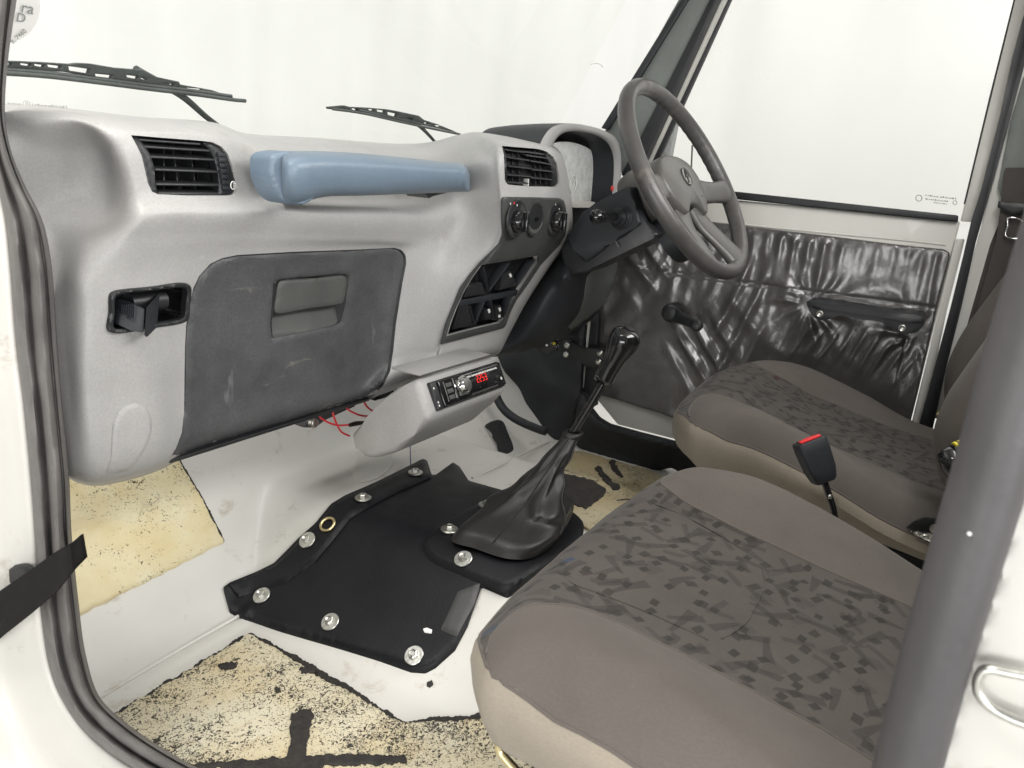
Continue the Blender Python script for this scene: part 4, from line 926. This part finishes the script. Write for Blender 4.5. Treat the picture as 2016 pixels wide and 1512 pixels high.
tube('pedal_arm', [W(x, y, 'x', 1.40) for x, y in ((972, 755), (978, 782), (992, 806), (1014, 824), (1052, 842), (1075, 850))], .0125, m_blkm, brk, n=30, seg=12, flat=.7)
kp = tag(sheet('kick_panel', [(950, 702), (1030, 690), (1090, 668), (1138, 644), (1150, 640), (1146, 700), (1140, 762), (1138, 800), (1136, 835), (1118, 868), (1085, 872), (1062, 868), (1049, 864), (1039, 838), (1027, 814), (1008, 781), (990, 768), (970, 745)],
     lambda x, y: W(x, y, 'x', 1.585)+np.array([.012*noise.noise(Vector((x*.02, y*.02, 0))), 0, 0]), 6, m_blkm, None, .02, (1, 0, 0), .004), 'black carpeted kick panel at the far end of the driver footwell', 'kick panel')
ksw = thing('footwell_switch', 'small black switch cluster with bright studs under the driver dashboard', 'switch', W(1075, 680, 'x', 1.5))
prism('switch_body', [W(x, y, 'x', 1.5) for x, y in ((1050, 676), (1070, 668), (1095, 672), (1098, 690), (1078, 698), (1056, 694))], (.03, .01, 0), m_gloss, ksw, .003)
for x, y, m in ((1064, 671, m_steel), (1077, 679, m_steel), (1091, 676, m_yel)): lathe('stud', [(0, .004), (.004, .0035), (.005, 0)], W(x, y, 'x', 1.497), (-1, -.3, .3), m, ksw, 10)
st_ = [(1137, 835), (1150, 770), (1158, 776), (1168, 803), (1182, 821), (1202, 834), (1255, 849), (1345, 872), (1420, 880), (1440, 960), (1380, 960), (1322, 922), (1277, 931), (1235, 918), (1194, 906), (1149, 891), (1124, 872), (1118, 862)]
tag(sheet('sill_trim', st_, lambda x, y: W(x, y, 'x', 1.575)+np.array([.03*sm(.52, .62, -W(x, y, 'x', 1.575)[2])-.03, 0, 0]), 6, m_blkm, None, .03, (1, 0, 0), .006), 'black rubber sill trim curving along the bottom of the driver doorway', 'sill trim')
# far front door pillar seen between hinge and door
strip('door_pillar', (1149, 636), (1160, 632), (1137, 764), (1146, 765), 1.606, m_whited, body, .02)
strip('door_gap_rubber', (1156, 620), (1178, 600), (1140, 800), (1172, 800), 1.615, m_rubk, body, .02)

# ------------------------------------------------------------------ driver's door
door = thing('driver_door', 'closed white driver door with wrinkled black vinyl trim', 'car door', (1.65, .3, -.25))
XD = 1.650
hg = prism('door_hinge', [W(x, y, 'x', 1.578) for x, y in ((1107, 672), (1126, 670), (1146, 688), (1166, 684), (1186, 686), (1190, 722), (1172, 724), (1150, 722), (1140, 706), (1108, 706))], (.014, 0, 0), m_blk, door, .003)
for x, y in ((1117, 680), (1115, 698), (1182, 695), (1179, 712)): lathe('hinge_bolt', [(0, .0072), (.004, .0068), (.006, .0045), (.0065, 0)], W(x, y, 'x', 1.576), (-1, -.1, .1), m_steel, hg, 14)
prism('door_shell', [(XD, .715, .0), (XD, -.018, .0), (XD, -.018, -.56), (XD, .60, -.56), (XD, .70, -.48)], (.03, 0, 0), m_whited, door, .004)
prism('window_frame', [(XD+.008, -.052, .0), (XD+.008, -.018, .0), (XD+.008, -.016, .46), (XD+.008, -.052, .46)], (.02, 0, 0), m_whited, door, .003)
wf = plate('window_frame', [(1418, -30), (1444, -30), (1276, 330), (1270, 360), (1240, 372), (1250, 340)], 1.632, m_whited, door, .02, .002)
strip('glass_channel', (1440, -30), (1451, -30), (1274, 335), (1284, 340), 1.640, m_rubk, door, .015)
tube('glass_channel', [W(x, y, 'x', 1.660) for x, y in ((2005, -30), (1950, 190), (1899, 402))], .0018, m_rubk, door, seg=8)
def ribx(a, b, c, d, x, nm, mat, th, bv=.003): return plate(nm, [a, b, d, c], x, mat, door, th, bv)
ribx((1290, 360), (1887, 424), (1290, 376), (1886, 438), 1.638, 'waist_seal', m_rubk, .02)
# raised lips round the window and the trim opening
tube('door_lip', [W(x, y, 'x', 1.650) for x, y in ((1400, 436), (1600, 456), (1790, 474), (1862, 482))], .0022, m_whited, door, seg=8)
plate('door_edge', [(1880, 470), (1871, 512), (1847, 612), (1828, 695), (1788, 860), (1808, 868), (1846, 700), (1864, 612), (1890, 510), (1900, 470)], 1.640, m_whited, door, .012, .003)
gp = [(XD+.012, .80, -.01), (XD+.012, -.03, -.01), (XD+.012, -.03, .46), (XD+.012, .52, .46)]
gl_ = mk('window_glass', gp, [(0, 1, 2, 3)], m_sglass, door, 0)
for (a, b, h, sd) in (((1822, 386), (1885, 393), 3.5, 1), ((1822, 393), (1868, 398), 3, 2), ((1838, 400), (1864, 403), 3, 3)): dashes('etched_mark', a, b, 1, WX(1.6595), m_pgrey, gl_, h, sd)
tube('etched_mark', [W(1809+6*math.cos(q), 390+6*math.sin(q), 'x', 1.6595) for q in np.linspace(0, 6.283, 14, endpoint=False)], .0007, m_pgrey, gl_, closed=True, n=20, seg=4)
tube('etched_mark', [W(1880+4*math.cos(q), 399+4*math.sin(q), 'x', 1.6595) for q in np.linspace(0, 6.283, 14, endpoint=False)], .0005, m_pgrey, gl_, closed=True, n=20, seg=4)
# wrinkled vinyl trim
TR = [(1180, 520), (1250, 430), (1330, 426), (1420, 440), (1600, 461), (1760, 481), (1858, 491), (1869, 497), (1870, 507), (1858, 556), (1843, 616), (1825, 695), (1808, 770), (1788, 850), (1776, 900), (1740, 935), (1600, 905), (1460, 862), (1310, 819), (1216, 790), (1178, 780), (1168, 768), (1160, 700), (1166, 640)]
AR = [(.213, -.196), (.005, -.225)]
def fold(y, z):
    N3 = lambda a, b, c=0: noise.noise(Vector((a, b, c)))
    h = 0
    rg = lambda q, p: (.5+.5*math.cos(q))**p
    dt = max(0, -.056-z)                      # below the top edge: gathers
    q = y*215+6*N3(y*6, z*4, 3)+dt*60*(.3-y)
    h += .0038*math.exp(-dt/.085)*sm(.0, .015, dt)*rg(q, 1.5)*(.35+1.0*max(0, N3(y*6, z*3, 9)+.35))
    # long slanting drags over the front half
    fr = sm(.12, .32, y)
    q = y*75-z*62+7.5*N3(y*4.5, z*3.5, 5); h += .0085*fr*rg(q, 2.0)*max(0, N3(y*6, z*6, 21)+.12)*1.9
    q = y*130+z*30+6.5*N3(y*5, z*3, 31); h += .0052*(.25+.75*fr)*rg(q, 2.2)*max(0, N3(y*7, z*6, 41)+.05)*1.8
    for k, (ay, az) in enumerate(AR):
        dy_, dz_ = y-ay, z-az; r = math.hypot(dy_, dz_)+1e-4; th = math.atan2(dz_, dy_)
        h += (.0042 if k == 0 else .003)*math.exp(-r/.10)*sm(.012, .05, r)*rg(th*11+3.2*N3(y*9, z*9, k+4)+r*14, 1.6)
    # fan of tight creases below the armrest
    q = y*235+z*95+4*N3(y*7, z*5, 8); h += .0022*math.exp(-((z+.285)/.045)**2)*sm(.3, .16, y)*sm(-.03, .02, y)*rg(q, 2.4)
    h += .004*N3(y*9, z*7, 13)+.0022*N3(y*19+z*8, z*11, 15)+.0007*N3(y*48, z*34, 6)
    h -= .0022*math.exp(-((z+.165+.012*y)/.004)**2)+.0015*math.exp(-((y-.022-.02*(z+.3))/.004)**2)*(z < -.23)
    e = sm(0, .02, .676-y)
    return h*e
def trimpos(px, py):
    p = W(px, py, 'x', 1.634); return p-np.array([fold(p[1], p[2]), 0, 0])
sheet('vinyl_trim', TR, trimpos, 2.6, m_vinyl, door, .014, (1, 0, 0), .004, smooth=75)
# armrest pull and window crank
ar = [(1588, 594), (1602, 592), (1640, 597), (1720, 610), (1790, 618), (1818, 624), (1820, 634), (1812, 648), (1798, 656), (1770, 655), (1752, 648), (1742, 636), (1700, 630), (1642, 622), (1634, 628), (1610, 630), (1597, 618)]
arm = prism('armrest', [W(x, y, 'x', 1.560) for x, y in loop(ar, 60)], (.068, 0, 0), m_rubk, door, .004, 50)
top = [(1590, 596), (1602, 594), (1720, 611), (1817, 625), (1816, 634), (1720, 623), (1640, 611), (1600, 606)]
prism('arm_pad', [W(x, y, 'x', 1.557) for x, y in loop(top, 50)], (.02, 0, 0), m_rubk, arm, .0035, 60)
for x, y in ((1614, 618), (1776, 646)): lathe('armrest_screw', [(0, .0065), (.0015, .0065), (.002, .005), (.001, .003)], W(x, y, 'x', 1.5595), (-1, 0, 0), m_steel, arm, 20)
ck = W(1322, 616, 'x', 1.60); ce = W(1374, 640, 'x', 1.575)
crk = lathe('window_crank', [(-.02, .021), (.006, .021), (.012, .0185), (.014, .012), (.014, 0)], ck, (-1, 0, 0), m_blk, door, 28, 60)
dr = (ce-ck); sd = np.array([0, -dr[2], dr[1]]); sd = sd/np.linalg.norm(sd)
prism('crank_arm', [ck+sd*.019, ck+sd*.012+dr*.5, ce+sd*.010, ce+dr*.12+sd*.006, ce+dr*.12-sd*.006, ce-sd*.010, ck-sd*.012+dr*.5, ck-sd*.019], (-.010, 0, 0), m_blk, crk, .004, 50)
lathe('crank_knob', [(-.004, .011), (.016, .0135), (.022, .0125), (.024, .009), (.024, 0)], ce, (-1, -.1, .1), m_blk, crk, 20, 60)
# grey mirror foot beyond the glass with its aerial
mir = thing('door_mirror', 'grey door mirror foot outside the driver window', 'mirror', W(1300, 300, 'x', 1.76))
sheet('mirror_foot', [(1270, 340), (1290, 300), (1318, 228), (1330, 236), (1318, 300), (1312, 350), (1290, 360)], WX(1.74), 6, plain('pale grey mirror plastic', (.33, .34, .34), .5), mir, .03, (1, 0, 0), .005)
tube('mirror_strut', [W(1363, 286, 'x', 1.76), W(1361, 330, 'x', 1.76)], .002, m_latch, mir, seg=8)

# ------------------------------------------------------------------ seats
def make_seat(xc, yo, zo, label, lift=0.0):
    s = thing('car_seat', label, 'car seat', (xc, -.02+yo, -.62), 'front car seats')
    HW = .2475
    yf = lambda u: .272-.064*abs(u)**4.5
    KY = [-.35, -.2, -.1, 0, .12, .2, .25, .28]; KC = [-.40, -.388, -.377, -.363, -.348, -.337, -.336, -.338]
    BY = [-.35, -.2, -.06, 0, .07, .13, .2, .25, .28]; BZ = [-.40, -.386, -.364, -.342, -.321, -.309, -.316, -.330, -.335]
    dense = np.linspace(-.35, .28, 500); KCd = hermite(np.array(KC)[:, None], np.array(KY))(dense)[:, 0]; BZd = hermite(np.array(BZ)[:, None], np.array(BY))(dense)[:, 0]
    def top(x, y):
        u = (x-xc)/HW; au = min(1, abs(u)); yy = y-yo
        zc = np.interp(yy, dense, KCd); zb = np.interp(yy, dense, BZd)
        z = zc+(zb-zc)*sm(.38, .84, au)
        if au > .84: z -= .036*((au-.84)/.16)**2*(1-.72*sm(.15, .215, yy))
        d = yf(u)-yy
        if d < .045: z -= .030*(1-max(0, d)/.045)**2*(1-.75*sm(.6, .97, au))
        z += lift*math.exp(-((yy-.24)/.12)**2)*(1-au*au)
        return z+zo+(1-au**4)*(.0022*noise.noise(Vector((x*16, y*16, 2)))+.0014*noise.noise(Vector((x*40, y*30, 5))))
    us = lambda v: np.interp(v, [0, .03, .08, .16, .3, .5, .8, 1], [.955, .80, .64, .545, .51, .51, .54, .6])
    SV = curve([(v, us(v)) for v in (0, .03, .08, .16, .3, .5, .8, 1)], 80)
    usf = lambda v: float(np.interp(v, SV[:, 0], SV[:, 1]))
    def P(u, v):
        x = xc+HW*u; y = yo+yf(u)-v*.5; return np.array([x, y, top(x, y)])
    vs = np.linspace(0, 1, 90)
    def band(nm, ua, ub, n, mat):
        G = np.array([[P(ua(v)+(ub(v)-ua(v))*k/(n-1), v) for k in range(n)] for v in vs]); return surf(nm, G, mat, s, smooth=70, flip=True)
    band('seat_panel', lambda v: -usf(v), usf, 70, m_fab)
    band('bolster', lambda v: -1, lambda v: -usf(v), 34, m_fabp); band('bolster', usf, lambda v: 1, 34, m_fabp)
    for sg in (-1, 1): tube('seam', [P(sg*usf(v), v)-[0, 0, .0006] for v in np.linspace(.005, .99, 70)], .0016, m_fabp, s, seg=6)
    edge = [P(-1, v) for v in np.linspace(1, 0, 50)]+[P(u, 0) for u in np.linspace(-1, 1, 60)][1:-1]+[P(1, v) for v in np.linspace(0, 1, 50)]
    edge = np.array(edge); c2 = np.array([xc, yo+.02, 0])
    R = []
    for z_, o_ in ((0, 0), (-.006, .004), (-.018, .006), (-.034, .003), (-.052, -.006), (-.066, -.02), (-.070, -.035)):
        q = edge.copy(); dv_ = q-c2; dv_[:, 2] = 0; dv_ /= np.linalg.norm(dv_, axis=1)[:, None]; q = q+dv_*o_
        q[:, 2] = q[:, 2]+z_ if z_ > -.03 else (q[:, 2]+z_)*.55+(-.345+zo+z_)*.45
        for i in range(len(q)): q[i, 2] += (.0015 if z_ < -.02 else 0)*noise.noise(Vector((i*.3, z_*40, 3))); 
        R.append(q)
    surf('side_cloth', np.array(R), m_fabs, s, smooth=70)
    tube('piping', edge[::2]-[0, 0, .001], .0018, m_fabp, s, seg=6)
    prism('seat_base', [(xc-.17, yo+.13, -.41+zo), (xc+.17, yo+.13, -.41+zo), (xc+.17, yo-.27, -.43+zo), (xc-.17, yo-.27, -.43+zo)], (0, 0, -.05), m_blkm, s, .004)
    for sg in (-1, 1):
        prism('seat_rail', [(xc+sg*.16-.012, yo+.12, -.47+zo), (xc+sg*.16+.012, yo+.12, -.47+zo), (xc+sg*.16+.012, yo-.27, -.47+zo), (xc+sg*.16-.012, yo-.27, -.47+zo)], (0, 0, -.145), m_blkm, s, .003)
    return s, top
seatp, topp = make_seat(.6365, 0, 0, 'near front passenger seat with patterned velour and plain bolsters')
seatd, topd = make_seat(1.3075, .055, .004, 'far driver seat with patterned velour behind the red buckle', .035)
def onseat(px, py, top, off=0):
    z = -.34
    for _ in range(25):
        p = W(px, py, 'z', z); z = .5*z+.5*(top(p[0], p[1])+off)
    return W(px, py, 'z', z)
for q in ([(1215, 985), (1240, 983), (1290, 993), (1360, 1022), (1430, 1062), (1487, 1098)], [(1500, 1118), (1506, 1145), (1497, 1175), (1484, 1200), (1470, 1225), (1443, 1246), (1420, 1258)], [(1100, 1128), (1130, 1150), (1170, 1165), (1208, 1179), (1280, 1208), (1340, 1235), (1394, 1260)]):
    tube('seam', [onseat(x, y, topp, .0001) for x, y in q], .0009, m_fab, seatp, seg=6, n=40)
tube('adjust_lever', [W(x, y, 'x', .42) for x, y in ((1060, 1560), (1020, 1520), (996, 1494), (983, 1476), (985, 1454), (996, 1440), (1012, 1452))], .0035, m_brass, seatp, n=40, seg=10)
# backrests
def backprism(nm, pts, x0, wd, mat, par, rr=.05):
    q = curve(pts, 60); ts = np.linspace(0, math.pi, 24); R = []
    for p in q:
        o = W(p[0], p[1], 'x', x0)
        row = [o+np.array([0, -.22, 0])+np.array([-.004, 0, 0])]
        for t in ts: row.append(o+np.array([wd*.5*(1-math.cos(t)), -rr*(1-math.sin(t)**.7), 0]))
        row.append(o+np.array([wd, -.22, 0])); R.append(row)
    return surf(nm, np.array(R), mat, par, smooth=70)
nb = [(2150, 440), (2080, 510), (2016, 588), (1946, 677), (1897, 745), (1864, 794), (1844, 839), (1836, 872), (1837, 913), (1848, 954), (1866, 992), (1900, 1050)]
backprism('back_bolster', nb, 1.055, .10, m_fabp, seatd)
fb = [(2100, 430), (2050, 470), (1983, 544), (1940, 600), (1909, 642), (1876, 700), (1860, 749), (1858, 806), (1852, 850), (1870, 900)]
backprism('back_bolster', fb, 1.46, .10, m_fabp, seatd)
prism('back_panel', [(1.13, -.15, -.44), (1.13, -.19, -.1), (1.13, -.25, .15), (1.13, -.32, .15), (1.13, -.25, -.44)], (.36, 0, 0), m_fab, seatd, .015)
prism('back_panel', [(.40, -.24, -.44), (.40, -.28, -.1), (.40, -.33, .15), (.40, -.41, .15), (.40, -.34, -.44)], (.46, 0, 0), m_fab, seatp, .03)
# torn side cloth showing bracket and foil on the driver's seat
prism('seat_bracket', [W(x, y, 'x', 1.052) for x, y in ((1783, 1040), (1800, 1026), (1822, 1018), (1862, 1022), (1862, 1052), (1800, 1046))], (.004, 0, 0), m_blk, seatd, .001)
lathe('bracket_bolt', [(0, .006), (.003, .006), (.004, 0)], W(1840, 1040, 'x', 1.050), (-1, 0, 0), m_steel, seatd, 12)
sheet('torn_foil', ragged([(1790, 1045), (1830, 1052), (1866, 1058), (1862, 1074), (1836, 1068), (1806, 1056)], 60, 3, 3, .2), lambda x, y: W(x, y, 'x', 1.045+.006*noise.noise(Vector((x*.2, y*.2, 0)))), 3, m_alu, seatd, .001, (1, 0, 0), 0)

# ------------------------------------------------------------------ small loose things
bk = thing('belt_buckle', 'black seat belt buckle with red button standing between the seats', 'seat belt buckle', W(1630, 980, 'x', .965))
Pt, Pb = W(1592, 866, 'x', .965), W(1623, 948, 'x', .965); axb = Pt-Pb; hb = np.linalg.norm(axb); axb /= hb
ub = np.array([.55, -.84, .0]); ub -= axb*(ub@axb); ub /= np.linalg.norm(ub); vb = np.cross(axb, ub)
bm = bmesh.new(); Rg = []
for t, wx, wy in ((0, .012, .009), (.06, .0145, .011), (.3, .018, .0125), (.75, .0198, .0128), (.97, .0198, .0124), (1.0, .019, .0115)):
    c = Pb+axb*hb*t; Rg.append([bm.verts.new(tuple(c+ub*wx*math.copysign(abs(math.cos(a))**.35, math.cos(a))+vb*wy*math.copysign(abs(math.sin(a))**.35, math.sin(a)))) for a in np.linspace(0, 2*math.pi, 28, endpoint=False)])
for i in range(len(Rg)-1):
    for k in range(28): bm.faces.new((Rg[i][k], Rg[i][(k+1) % 28], Rg[i+1][(k+1) % 28], Rg[i+1][k]))
bm.faces.new(Rg[0][::-1]); bm.faces.new(Rg[-1])
from_bm('buckle_body', bm, m_blkm, bk, 50)
def BP(a, b, c): return Pt+ub*a+vb*b+axb*c
sgn = 1 if (vb@CF) < 0 else -1
prism('release_button', [BP(-.015, sgn*.0095, .0004), BP(.013, sgn*.0095, .0004), BP(.013, sgn*.003, .0012), BP(.004, 0, .0012), BP(-.004, 0, .0012), BP(-.015, sgn*.003, .0012)], tuple(axb*.0022), m_red, bk, .0005)
slab('buckle_slot', BP(-.013, -sgn*.008, .0002), ub*.027, -vb*-sgn*.0035, axb*.001, m_gloss, bk, 0)
tube('buckle_stalk', [Pb+axb*.004, W(1632, 975, 'x', .962), W(1641, 1003, 'x', .962), W(1646, 1040, 'x', .96)], .0062, m_gloss, bk, n=16, flat=.6)
lathe('stalk_rivet', [(0, .003), (.002, .002), (.0022, 0)], W(1634, 978, 'x', .955), (-.6, -.7, .2), m_steel, bk, 10)
can = thing('canister', 'black capped canister with yellow label beside the driver backrest', 'canister', W(1870, 915, 'x', 1.0))
ca = W(1850, 922, 'x', .985); cd = W(1925, 893, 'x', 1.0)-ca; cl_ = np.linalg.norm(cd)
lathe('canister_cap', [(0, 0), (.001, .010), (.005, .0165), (.012, .0195), (.019, .0205), (.021, .0190), (.0225, .0205), (.024, .021), (.026, .019)], ca, cd, m_gloss, can, 32, 50)
lathe('canister_body', [(.025, .0195), (.026, .0225), (.09, .0225)], ca, cd, m_yel, can, 32)
lathe('label_band', [(.029, .0228), (.0305, .0228)], ca, cd, m_blk, can, 32); lathe('label_band', [(.035, .0228), (.05, .0228)], ca, cd, m_blk, can, 32, )
tg = thing('belt_tongue', 'steel belt tongue hanging on the far door post', 'belt tongue', W(1992, 448, 'x', 1.58))
tq = loop([(1985, 430), (2008, 432), (2016, 440), (2012, 466), (1996, 470), (1980, 464), (1984, 446)], 40)
tube('tongue_loop', [W(x, y, 'x', 1.58) for x, y in tq], .0022, m_chrome, tg, closed=True, seg=8)
sheet('tongue_plate', [(1966, 396), (2030, 402), (2030, 420), (1992, 424), (1964, 408)], WX(1.578), 5, m_blk, tg, .008, (1, 0, 0), .002)
tag(sheet('seat_belt', [(1978, 330), (2040, 330), (2030, 430), (2000, 560), (1930, 640), (1900, 690), (1925, 600), (1962, 470)], WX(1.588), 7, m_brown, None, .0015, (1, 0, 0), 0), 'dark brown seat belt webbing hanging at the far door post', 'seat belt')
rb = [((-60, 1205), (-60, 1310)), ((0, 1163), (0, 1256)), ((60, 1122), (60, 1208)), ((110, 1086), (112, 1162)), ((138, 1070), (143, 1124)), ((160, 1052), (168, 1098))]
Ga = np.array([[W(a[0]+(b[0]-a[0])*t, a[1]+(b[1]-a[1])*t, 'x', .302+.0*i+(.03 if i == 5 else 0)) for t in np.linspace(0, 1, 8)] for i, (a, b) in enumerate(rb)])
Ga = curve(Ga.reshape(6, -1), 40).reshape(40, 8, 3)
tag(surf('check_strap', Ga, plain('black woven strap', (.011, .010, .010), .9, spec=.2, grain=.6, gs=600), None, .002, (1, 0, 0)), 'black fabric check strap crossing the near door pillar', 'strap')
# wipers lying on the outside of the glass
def wiper(lab, blade, armp, clawpts, th):
    t = thing('wiper', lab, 'windscreen wiper', WS(*blade[len(blade)//2])+np.array([0, .02, 0]), 'windscreen wipers')
    out = lambda x, y, d: WS(x, y)+np.array([0, d, .0])
    tube('rubber_blade', [out(x, y, .010) for x, y in blade], th*.55, m_rubk, t, n=40, seg=8)
    tube('blade_spine', [out(x, y-9*th/.006, .014) for x, y in blade[1:-1]], [th*.5]*(len(blade)-2), m_rubk, t, n=40, seg=8)
    for P in clawpts: tube('bridge', [out(x, y, .018) for x, y in P], th*.62, m_rubk, t, n=16, seg=8, flat=.8)
    tube('wiper_arm', [out(x, y, d) for (x, y), d in armp], [th*1.2, th*1.0, th*.85, th*.7][:len(armp)], m_rubk, t, n=24, seg=8)
    return t
m_keep = m_rubk; m_rubk = plain('dusty wiper rubber', (.06, .068, .066), .5, mott=.3, ms=40)
def lace(t, outline, holes, off, sc=.3472, dx=0, dy=0):
    q = lambda P: [(dx+x*sc, dy+y*sc) for x, y in P]
    sheet('bridge', q(outline), lambda x, y: WS(x, y)+np.array([0, off, 0]), 1.6, m_rubk, t, .007, (0, 1, 0), .0012, holes=[q([(a, b), (c, b), (c, d), (a, d)] if not k else [(a, b), (c, b+(d-b)*.4), (c-8, d), (a+4, d-(d-b)*.4)]) for a, b, c, d, k in holes])
t = wiper('near wiper lying across the windscreen above the passenger vent', [(-40, 140), (15, 144), (100, 150), (200, 162), (300, 175), (400, 187), (470, 197), (493, 199)], [((290, 138), .022), ((380, 190), .022), ((430, 235), .02), ((500, 285), .02)], [], .0046)
lace(t, [(-80, 340), (50, 342), (160, 346), (300, 352), (450, 362), (490, 356), (560, 360), (700, 384), (860, 396), (935, 436), (1065, 464), (1072, 480), (1250, 512), (1330, 540), (1410, 570), (1300, 556), (1180, 532), (1040, 512), (900, 490), (780, 470), (640, 450), (560, 434), (430, 410), (290, 400), (90, 388), (-80, 380)],
     [(165, 357, 228, 376, 1), (245, 361, 305, 382, 1), (320, 365, 400, 390, 1), (440, 374, 562, 418, 1), (590, 418, 690, 444, 1), (768, 424, 838, 450, 1), (848, 438, 892, 456, 1), (960, 470, 1040, 492, 1), (1110, 498, 1200, 518, 1), (30, 352, 120, 372, 1)], .016)
t = wiper('far wiper resting on the windscreen before the centre stack', [(664, 215), (720, 223), (800, 241), (860, 254), (914, 265)], [((800, 228), .022), ((840, 246), .022), ((862, 268), .02), ((880, 290), .02)], [], .0037)
lace(t, [(180, 176), (270, 167), (300, 176), (370, 178), (400, 180), (515, 190), (550, 196), (690, 226), (720, 250), (800, 276), (860, 302), (910, 322), (800, 298), (700, 276), (560, 248), (380, 212), (185, 188)],
     [(405, 186, 442, 200, 1), (452, 190, 503, 210, 1), (512, 202, 570, 234, 1), (620, 236, 660, 254, 1), (718, 262, 748, 276, 1), (310, 182, 350, 198, 1), (780, 278, 820, 292, 1)], .016, .3472, 600, 150)
m_rubk = m_keep
